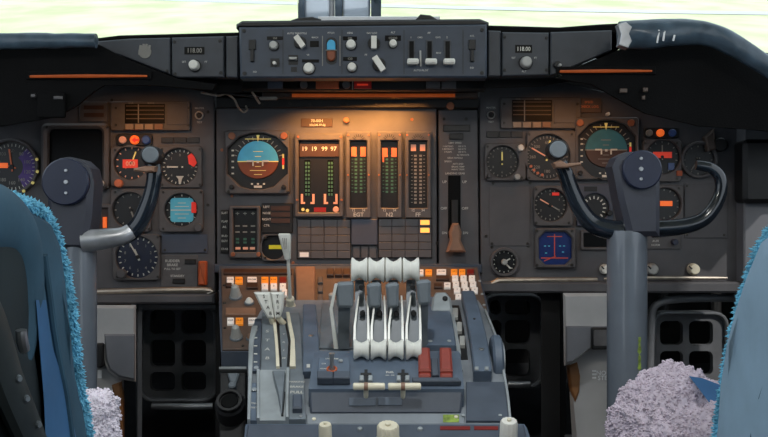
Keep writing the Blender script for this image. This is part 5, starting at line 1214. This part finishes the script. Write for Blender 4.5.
mb = MB(); mb.polyp(MT, [(430.8, 360), (437.5, 360), (439, 377), (432, 377)], 0, 0.004, 0.001); mb.build('spacer', 'ped_dark', mod)
# radio panel at the foot of the picture
rp_ = thing('radio_unit', 'worn grey radio panel edge at the bottom of the pedestal', 'radio panel', P(385, 437, 1.30))
FR = slope(426, 1.322, 470, 1.215)
mb = MB(); mb.polyp(FR, [(248, 428), (524, 428), (534, 480), (240, 480)], 0, 0.006, 0.002); mb.build('faceplate', 'ped_dark', rp_)
for x0, x1 in ((440, 470), (474, 498)):
    mb = MB(); mb.boxp(FR, x0, 430.5, x1, 434, 0.005, 0.0068); mb.build('red_strip', 'key_red', rp_)
def bigknob(lab, x, y, r, h, ridges, m='ivory'):
    t = thing('rotary_selector', lab, 'knob', FR.at(*FR.hit(x, y), 0.006)); mb = MB(); mb.cylp(FR, x, y, r*1.15, 0.005, 0.010, 0.002); mb.build('skirt', 'ped_plate', t)
    mb = MB(); u, v = FR.hit(x, y); k = FR.sc(x, y)*r
    N = ridges*2 if ridges else 24
    prof = [(1.0, 0.008), (0.98, h-0.003), (0.86, h)]
    mb.loops([[FR.at(u+k*q*(1 if not ridges or i % 2 else 0.92)*math.cos(2*PI*i/N), v+k*q*(1 if not ridges or i % 2 else 0.92)*math.sin(2*PI*i/N), n) for i in range(N)] for q, n in prof]); mb.build('grip', m, t)
    mb = MB(); mb.cyl(FR, u, v, k*0.25, h-0.001, h+0.003, 0.0005, 12); mb.build('cap', 'ivory', t)
bigknob('cream knob at the lower left of the radio panel', 325.5, 444, 6.6, 0.030, 0)
bigknob('large ribbed cream knob in the middle of the radio panel', 388, 445, 11.5, 0.030, 16)
bigknob('pale stepped knob at the right end of the radio panel', 508, 446, 9, 0.038, 12, 'knob_white')
mb = MB()
for x in (360, 420): mb.cylp(FR, x, 434, 2.6, 0.005, 0.010, 0.001, 12)
mb.build('panel_studs', 'ped_plate', rp_)
# handset at the left flank
t = thing('hand_microphone', 'black round microphone in its clip at the left pedestal flank', 'microphone', P(232, 440, 1.50))
f2 = slope(355, 1.615, 437, 1.50)
mb = MB(); mb.polyp(f2, [(220, 372), (246, 372), (247, 445), (219, 445)], -0.02, 0.0, 0.002); mb.build('holder_plate', 'black', t)
mb = MB(); mb.polyp(f2, [(219.5, 369), (247, 369), (247, 372), (219.5, 372)], -0.01, 0.008, 0.001); mb.build('bright_edge', 'steel', t)
mb = MB(); mb.polyp(f2, [(228, 376), (240, 376), (237, 386), (231, 386)], 0, 0.010, 0.002); mb.cylp(f2, 233, 389, 4, 0, 0.014, 0.002); mb.build('clip', 'lever_grey', t)
mb = MB(); mb.cylp(f2, 232, 414, 15, 0, 0.035, 0.006, 32); mb.build('body', 'rubber', t)
u, v = f2.hit(232, 414); k = f2.sc(232, 414)
mb = MB(); mb.holep(f2, circ(u, v, 13*k, 32), circ(u, v, 9.5*k, 32), 0.034, 0.040, 0.001); mb.build('ring', 'black', t)
mb = MB(); mb.cylp(f2, 232, 414, 8.5, 0.034, 0.037, 0.001, 28); mb.build('grille', 'screen', t)
# ------------------------------------------------------------------ footwells
def rudder(label, x0, y0, x1, y1, cols, rows, d, bar=None):
    t = thing('rudder_pedal', label, 'rudder pedal', P((x0+x1)/2, y1, d)); f2 = flat(d)
    xs = [x0]+[(cols[i][1]+cols[i+1][0])/2 for i in range(len(cols)-1)]+[x1]
    ys = [y0]+[(rows[i][1]+rows[i+1][0])/2 for i in range(len(rows)-1)]+[y1]
    mb = MB()
    for i, (ca, cb) in enumerate(cols):
        for j, (ra, rb) in enumerate(rows):
            o0 = f2.hit(xs[i], ys[j+1]); o1 = f2.hit(xs[i+1], ys[j]); a = f2.hit(ca, rb); c = f2.hit(cb, ra)
            mb.holep(f2, [o0, (o1[0], o0[1]), o1, (o0[0], o1[1])], rrect(a[0], a[1], c[0], c[1], 0.012), -0.02, 0.0)
    mb.build('tread', 'pedal', t)
    mb = MB(); a = f2.hit(x0, y1); c = f2.hit(x1, y0); mb.holep(f2, rrect(a[0]-0.008, a[1]-0.008, c[0]+0.008, c[1]+0.008, 0.03), rrect(a[0], a[1], c[0], c[1], 0.025), -0.03, 0.012, 0.003); mb.build('rim', 'pedal', t)
    if bar:
        mb = MB(); mb.tube([P(bar[0], bar[2], d-0.02), P((bar[0]+bar[1])/2, bar[2]+0.5, d-0.02), P(bar[1], bar[2], d-0.02)], [0.008]*3, 12, 4); note(mb.build('heel_bar', 'steel', t), 'shiny heel bar')
    for x in (x0+8, x1-8):
        mb = MB(); mb.tube([P(x, y0+10, d+0.03), P(x, y0-30, d+0.12), P(x, y0-60, d+0.16)], [0.012]*3, 10, 3); mb.build('hanger', 'dark_box', t)
    return t
rudder('rudder pedal with six square holes in the left footwell', 143, 306, 214, 398, ((150, 175), (181.5, 206)), ((310, 334), (340, 367), (372, 391)), 2.12, (152, 213, 406))
rudder('dim rudder pedal just right of the pedestal', 486, 297, 540, 384, ((490, 501), (505, 530)), ((300, 315), (320, 344), (349, 376)), 2.12, (508, 530, 384))
rudder('rudder pedal with rounded holes behind the lilac sheepskin', 655, 315, 724, 404, ((660, 683), (689, 713)), ((321, 345), (351, 375), (381, 400)), 2.12)
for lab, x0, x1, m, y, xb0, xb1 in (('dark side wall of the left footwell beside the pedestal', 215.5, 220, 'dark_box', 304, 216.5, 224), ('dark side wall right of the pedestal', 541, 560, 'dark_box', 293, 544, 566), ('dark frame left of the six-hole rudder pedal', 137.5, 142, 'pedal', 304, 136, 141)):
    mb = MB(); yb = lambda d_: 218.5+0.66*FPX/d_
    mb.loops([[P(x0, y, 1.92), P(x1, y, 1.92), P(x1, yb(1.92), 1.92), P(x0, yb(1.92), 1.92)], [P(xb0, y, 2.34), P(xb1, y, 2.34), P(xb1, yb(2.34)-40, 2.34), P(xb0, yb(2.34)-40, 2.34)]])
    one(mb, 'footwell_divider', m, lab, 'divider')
mb = MB(); mb.boxp(flat(1.93), 131, 303, 218, 310, -0.05, 0, 0.004); one(mb, 'footwell_header', 'pedal', 'dark header bar over the six-hole rudder pedal', 'bar')
mb = MB(); mb.tube([P(650, 380, 1.93), P(651, 330, 1.93), P(655, 306, 1.93), P(680, 299, 1.93), P(745, 298, 1.93)], [0.008]*5, 12, 6); one(mb, 'footwell_surround', 'pedal', 'dark tubular surround around the right footwell opening', 'frame')
def shroud(label, x0, x1, y0, yb, d, side, amber, brk, plc):
    t = thing('column_shroud', label, 'shroud', P((x0+x1)/2, 600, d+0.06))
    f2 = flat(d+0.05)
    if side > 0:
        pil = [(567, 345), (640, 340), (640, 545), (574, 545), (572, 437)]
        cov = [(563, 293), (640, 293), (640, 346), (600, 346), (590, 350), (580, 357), (570, 364), (564, 366)]
        low = [(565.5, 326), (640, 326), (640, 344), (600, 344), (589, 348), (579, 355), (570, 362), (565.5, 363)]
    else:
        pil = [(60, 360), (124, 366), (124, 545), (60, 545)]
        cov = [(60, 305), (136, 305), (136, 382), (118, 379), (108, 371), (104, 362), (60, 362)]
        low = [(104.5, 334), (135, 334), (135, 380), (119, 377), (109.5, 370), (105.5, 360)]
    mb = MB(); mb.deep(pil, d+0.05, d+0.20, 0.010); mb.build('pillar', 'shroud', t)
    mb = MB(); mb.deep(cov, d, d+0.11, 0.008); mb.build('cover', 'shroud', t)
    mb = MB(); mb.deep(low, d-0.006, d+0.01, 0.004); note(mb.build('lower_bulge', 'shroud_dark', t), 'darker rounded lower bulge')
    mb = MB(); mb.polyp(f2, amber, -0.01, 0.006, 0.004); note(mb.build('glow_patch', 'shroud_glow', t), 'amber lamp glow painted along the edge')  # painted glow of the orange lamp on the pillar
    mb = MB(); mb.boxp(flat(d-0.004), *brk, -0.02, 0.01, 0.003, 0.004); q = mb.build('bracket', 'black', t)
    if side > 0:
        mb = MB(); mb.boxp(flat(d-0.014), brk[0]+3, brk[1]+3, brk[2]-2, brk[3]-3, 0, 0.002, 0.0006, 0.004); mb.build('bracket_face', 'bezel', q)
    mb = MB(); fq = flat(d+0.05)
    if side > 0:
        mb.text(fq, plc[0], plc[1], 'NO', 4.4, 0.002); mb.text(fq, plc[0]+3, plc[1]+5, 'STEP', 4.4, 0.002)
        for k in range(3): mb.boxp(fq, plc[0]-9, plc[1]-3+k*3.4, plc[0]-5, plc[1]-1.2+k*3.4, 0.0005, 0.002)
    else: mb.boxp(fq, plc[0]-2, plc[1]-4, plc[0]+2, plc[1]+4, 0.0005, 0.002)
    mb.build('placard', 'sill_white', t)
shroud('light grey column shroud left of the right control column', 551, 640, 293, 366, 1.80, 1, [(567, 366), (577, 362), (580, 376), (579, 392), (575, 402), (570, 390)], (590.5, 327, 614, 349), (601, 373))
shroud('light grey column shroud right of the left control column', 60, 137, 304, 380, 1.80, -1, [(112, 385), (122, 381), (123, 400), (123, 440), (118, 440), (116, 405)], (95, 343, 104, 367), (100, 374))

# ------------------------------------------------------------------ seats
def side_pt(px, py, x): 
    d = FPX*x/(px-384); return V3((x, d, (218.5-py)/FPX*d))
def seat(label, sgn, x, back, trim, fur_m, side_m, cushion, fur2, trim_r, face_m):
    t = thing('pilot_seat', label, 'seat', U(sgn*0.5, 0.75, 0.0))
    pts = [side_pt(px, py, x) for px, py in back]
    out = V3((sgn*0.46, 0, 0))
    # padded back: bulging inboard side, flat outer side
    c = sum(pts, V3())/len(pts)
    mb = MB(); rings = []
    for f, off in ((0.72, -sgn*0.012), (0.90, -sgn*0.010), (0.97, -sgn*0.004), (1.0, sgn*0.008), (1.0, sgn*0.44), (0.95, sgn*0.46)):
        ring = []
        for i, p in enumerate(pts):
            q = c+(p-c)*f + V3((off, 0, 0)); q += V3((1, 0.4, 0.4))*0.006*noise.noise(q*22) if f < 0.99 else V3(); ring.append(q)
        rings.append(ring)
    mb.loops(rings); mb.build('backrest', side_m, t)
    # pile trim along the front edge
    tp = catmull([side_pt(px, py, x) for px, py in trim], 10)
    mb = MB(); mb.tube(tp, [trim_r*0.62]*len(tp), 10, 1)
    for i in range(4200):
        k = random.random()*(len(tp)-1.001); j = int(k); p = tp[j].lerp(tp[j+1], k-j)
        tn = (tp[j+1]-tp[j]).normalized(); a = random.uniform(0, 2*PI)
        e1 = V3((1, 0, 0)); e1 = (e1-tn*e1.dot(tn)).normalized(); e2 = tn.cross(e1)
        nrm = e1*math.cos(a)+e2*math.sin(a)
        mb.tuft(p+nrm*trim_r*0.5, (nrm+V3((random.uniform(-.5, .5), random.uniform(-.5, .5), random.uniform(-.6, .3))))*trim_r*random.uniform(0.28, 0.52), trim_r*0.15)
    mb.build('sheepskin_trim', fur_m, t, recalc=False)
    return t
# left
LX = -0.30
tl = seat('left pilot seat, dark teal fabric back edged with bright blue sheepskin', -1, LX,
    [(-60, 205), (0, 199), (22, 203), (40, 214), (50, 238), (58, 275), (64, 330), (71, 380), (80, 437), (86, 490), (-20, 490), (-60, 437)],
    [(-30, 199), (2, 199), (22, 203), (40, 213), (52, 234), (63, 272), (70, 315), (74, 350), (79, 390), (88, 440), (94, 485)], 'fur_blue', 'seat_dark', None, None, 0.0085, None)
mb = MB(); mb.loops([[side_pt(px, py, LX+o) for px, py in ((36, 300), (46, 300), (52, 345), (66, 390), (76, 437), (82, 490), (48, 490), (44, 400), (40, 350))] for o in (-0.005, 0.020, 0.024)]); note(mb.build('side_panel', 'seat_blue', tl), 'smooth blue lower side panel')
mb = MB(); mb.tube([side_pt(px, py, LX+0.024) for px, py in ((44, 255), (50, 300), (54, 330), (60, 365), (66, 395), (72, 440))], [0.003]*6, 8, 5); mb.build('seam_piping', 'seat_dark', tl)
mb = MB(); mb.loops([[side_pt(px, py, LX+o) for px, py in ((-60, 228), (4, 228), (22, 240), (29, 262), (28, 300), (33, 345), (41, 400), (48, 490), (-60, 490))] for o in (0.0, 0.016, 0.020)]); note(mb.build('shade_shell', 'back_shade', tl), 'near-black sheet painting the shade on the seat back')  # thin dark sheet painting the shade on the seat back
mb = MB(); mb.tube([side_pt(px, py, LX+0.03) for px, py in ((-40, 280), (-12, 330), (8, 385), (30, 437), (50, 490))], [0.016, 0.016, 0.014, 0.013, 0.013], 12, 6, (0.7, 1.3)); note(mb.build('recline_bar', 'seat_metal', tl), 'worn dark metal frame bar')
mb = MB(); mb.tube([side_pt(px, py, LX+0.035) for px, py in ((21, 330), (22, 340), (24.5, 350))], [0.004, 0.0045, 0.004], 10, 4); mb.build('recline_knob', 'steel', tl)
for px, py in ((14, 378), (22, 398), (34, 424)):
    mb = MB(); mb.revolve(side_pt(px, py, LX+0.036), side_pt(px, py, LX+0.036)+V3((0.006, -0.004, 0)), [(0, 0.0030), (0.7, 0.0030), (1, 0.002)], 10); mb.build('rivet', 'lever_grey', tl)
mb = MB(); mb.tube([side_pt(px, py, LX+0.012) for px, py in ((-55, 215), (-10, 217), (10, 226), (22, 250), (26, 300), (20, 360))], [0.022, 0.022, 0.020, 0.020, 0.018, 0.012], 14, 6, (0.7, 1.2)); mb.build('fabric_fold', 'seat_dark', tl)
def fleece(t, name, m, contour, d_far, d_near, seed, n, size, squash=0.0):
    """a thick sheepskin: outline at its far edge, drawn towards the pilot, with lumpy pile"""
    cont = catmull([P(px, py, d_far) for px, py in contour], 14); NT = 46; rows = []
    c = sum(cont, V3())/len(cont)
    for j in range(NT+1):
        f = j/NT; row = []
        for i, p in enumerate(cont):
            q = V3((p.x, d_far-(d_far-d_near)*f, p.z)); rim = max(0, 1-f*9)
            q = q + (c-p)*0.10*rim**2
            q.z += -0.016*f + 0.010*math.sin(f*PI)
            w_ = V3((q.x*size, q.y*size*0.9, q.z*size)); h = noise.noise(w_+V3((seed, 0, 0)))*0.6+noise.noise(w_*2.3)*0.4
            nr = V3((p.x-c.x, 0, abs(p.z-c.z)+0.02)).normalized(); q += nr*h*0.011
            row.append(q)
        rows.append(row)
    mb = MB(); mb.grid(rows); far = [mb.bm.verts.new(p + (c-p)*0.12) for p in rows[0]]; mb.face(far)
    for _ in range(n):
        j = random.randrange(NT); i = random.randrange(len(cont)-1); p = rows[j][i].lerp(rows[j+1][i+1], random.random())
        e1 = rows[j][i+1]-rows[j][i]; e2 = rows[j+1][i]-rows[j][i]; nr = e1.cross(e2).normalized()
        if nr.dot(V3((p.x-c.x, 0, p.z-c.z+0.05))) < 0: nr = -nr
        mb.tuft(p-nr*0.001, (nr*1.0+V3((random.uniform(-.9, .9), random.uniform(-.9, .5), random.uniform(-.7, .5))))*random.uniform(0.0016, 0.0034), 0.0019)
    return mb.build(name, m, t, recalc=False)
note(fleece(tl, 'seat_fleece', 'fur_white', [(60, 470), (68, 400), (80, 391), (95, 390), (111, 391.5), (119, 399), (121, 415), (122, 437), (123, 470)], 1.09, 0.86, 3, 4500, 95), 'pale lilac fleece on the seat')
mb = MB(); mb.extrude([P(50, 432, 1.08), P(112, 432, 1.08), P(112, 500, 1.08), P(50, 500, 1.08)], (0, -0.2, 0)); mb.build('seat_pan', 'seat_blue', tl)
mb = MB(); a = U(-0.52, 0.75, 0.0); mb.extrude([U(-0.62, 0.60, 0.0), U(-0.42, 0.60, 0.0), U(-0.42, 0.85, 0.0), U(-0.62, 0.85, 0.0)], -DOWN*0.42); mb.build('pedestal_leg', 'seat_metal', tl)
# right
RX = 0.30
tr = seat('right pilot seat, pale blue fabric back edged with blue sheepskin', 1, RX,
    [(722, 437), (728, 390), (736, 345), (746, 305), (757, 272), (775, 232), (800, 215), (860, 215), (900, 300), (880, 490), (717, 490)],
    [(719, 490), (722, 437), (728, 392), (735, 350), (744, 312), (755, 275), (767, 248), (780, 229), (800, 213)], 'fur_blue', 'seat_pale', None, None, 0.0095, None)
mb = MB(); mb.tube([side_pt(px, py, RX-0.010) for px, py in ((790, 330), (770, 372), (757, 410), (750, 450))], [0.0015]*4, 8, 5); mb.build('seam_piping', 'seat_dark', tr)
note(fleece(tr, 'seat_fleece', 'fur_lilac', [(604, 490), (603, 437), (606, 414), (616, 394), (628, 381), (646, 369), (664, 361.5), (671, 364), (678, 376), (686, 394), (694, 416), (699, 440), (703, 490)], 1.20, 0.88, 9, 12000, 85), 'lilac fleece on the seat')
cp = [(689, 376), (702, 378), (718, 384), (745, 396), (745, 500), (735, 500), (722, 430), (711, 405), (699, 389)]
mb = MB(); mb.loops([[P(x, y, d_) for x, y in cp] for d_ in (0.98, 0.99, 1.10)]); mb.build('seat_cushion', 'seat_blue', tr)
mb = MB(); mb.extrude([U(0.42, 0.70, 0.0), U(0.62, 0.70, 0.0), U(0.62, 0.98, 0.0), U(0.42, 0.98, 0.0)], -DOWN*0.42); mb.build('pedestal_leg', 'seat_metal', tr)

# ------------------------------------------------------------------ flood lamps under the hood, added fill lamps on the ceiling
def area(name, loc, target, sx, sy, energy, col):
    l = bpy.data.lights.new(name, 'AREA'); l.shape = 'RECTANGLE'; l.size = sx; l.size_y = sy; l.energy = energy; l.color = col
    o = bpy.data.objects.new(name, l); COL.objects.link(o); o.location = loc; o.rotation_euler = (V3(target)-V3(loc)).to_track_quat('-Z', 'Y').to_euler(); l.spread = math.radians(110); return o
area('flood_lamp_light', W(P(362, 99, 1.832)), W(P(358, 190, 1.93)), 0.26, 0.008, FLOOD, (1.0, 0.40, 0.10))
for k, (x, y, tx) in enumerate(((128, 93, 135), (580, 94, 580))):
    area('hood_lamp_light', W(P(x, y, 1.76)), W(P(tx, 175, 1.90)), 0.16, 0.006, HOOD, (1.0, 0.42, 0.12))
# unseen dome lamps, added on the ceiling as interior fill light
for lab, x in (('added round fill lamp on the unseen ceiling above the left seat', -0.45), ('added round fill lamp on the unseen ceiling above the right seat', 0.45)):
    t = bpy.data.objects.new('fill_lamp', None); COL.objects.link(t); t.location = (x, 0.2, 1.72); ORIG[t.name] = V3((x, 0.2, 1.72)); tag(t, lab, 'lamp', 'added fill lamps')
    mb = MB(); f2 = Fr((x, 0.2, 1.72), (1, 0, 0), (0, -1, 0)); mb.cyl(f2, 0, 0, 0.11, 0, 0.02, 0.004, 32); mb.build('housing', 'ceiling', t)
    mb = MB(); mb.cyl(f2, 0, 0, 0.09, 0.018, 0.03, 0.006, 32); mb.build('lens', 'lens_white', t)
    l = bpy.data.lights.new('fill_lamp_light', 'AREA'); l.shape = 'DISK'; l.size = 0.18; l.energy = FILL; l.color = (1.0, 0.97, 0.92)
    o = bpy.data.objects.new('fill_lamp_light', l); COL.objects.link(o); o.location = (x, 0.2, 1.68); o.rotation_euler = V3((-x*0.6, 0.9, -1.0)).to_track_quat('-Z', 'Y').to_euler()
t = bpy.data.objects.new('pedestal_fill_lamp', None); COL.objects.link(t); t.location = (-0.02, 1.0, 1.72); ORIG[t.name] = V3((-0.02, 1.0, 1.72)); tag(t, 'added small round fill spot on the unseen ceiling over the pedestal', 'lamp')
f2 = Fr((-0.02, 1.0, 1.72), (1, 0, 0), (0, -1, 0))  # unseen spot, added to brighten the pedestal but not the panels
mb = MB(); mb.cyl(f2, 0, 0, 0.055, 0, 0.03, 0.004, 24); mb.build('housing', 'ceiling', t)
mb = MB(); mb.cyl(f2, 0, 0, 0.04, 0.028, 0.036, 0.003, 24); mb.build('lens', 'lens_white', t)
l = bpy.data.lights.new('pedestal_fill_light', 'SPOT'); l.energy = PEDL; l.spot_size = math.radians(62); l.spot_blend = 0.7; l.shadow_soft_size = 0.05; l.color = (0.95, 0.98, 1.0)
o = bpy.data.objects.new('pedestal_fill_light', l); COL.objects.link(o); o.location = (-0.02, 1.0, 1.67); o.rotation_euler = V3((0, 0.28, -1.15)).to_track_quat('-Z', 'Y').to_euler()
SC.cycles.max_bounces = 6; SC.cycles.diffuse_bounces = 3; SC.cycles.transparent_max_bounces = 8; SC.cycles.use_denoising = True
SC.cycles.sample_clamp_indirect = 4.0
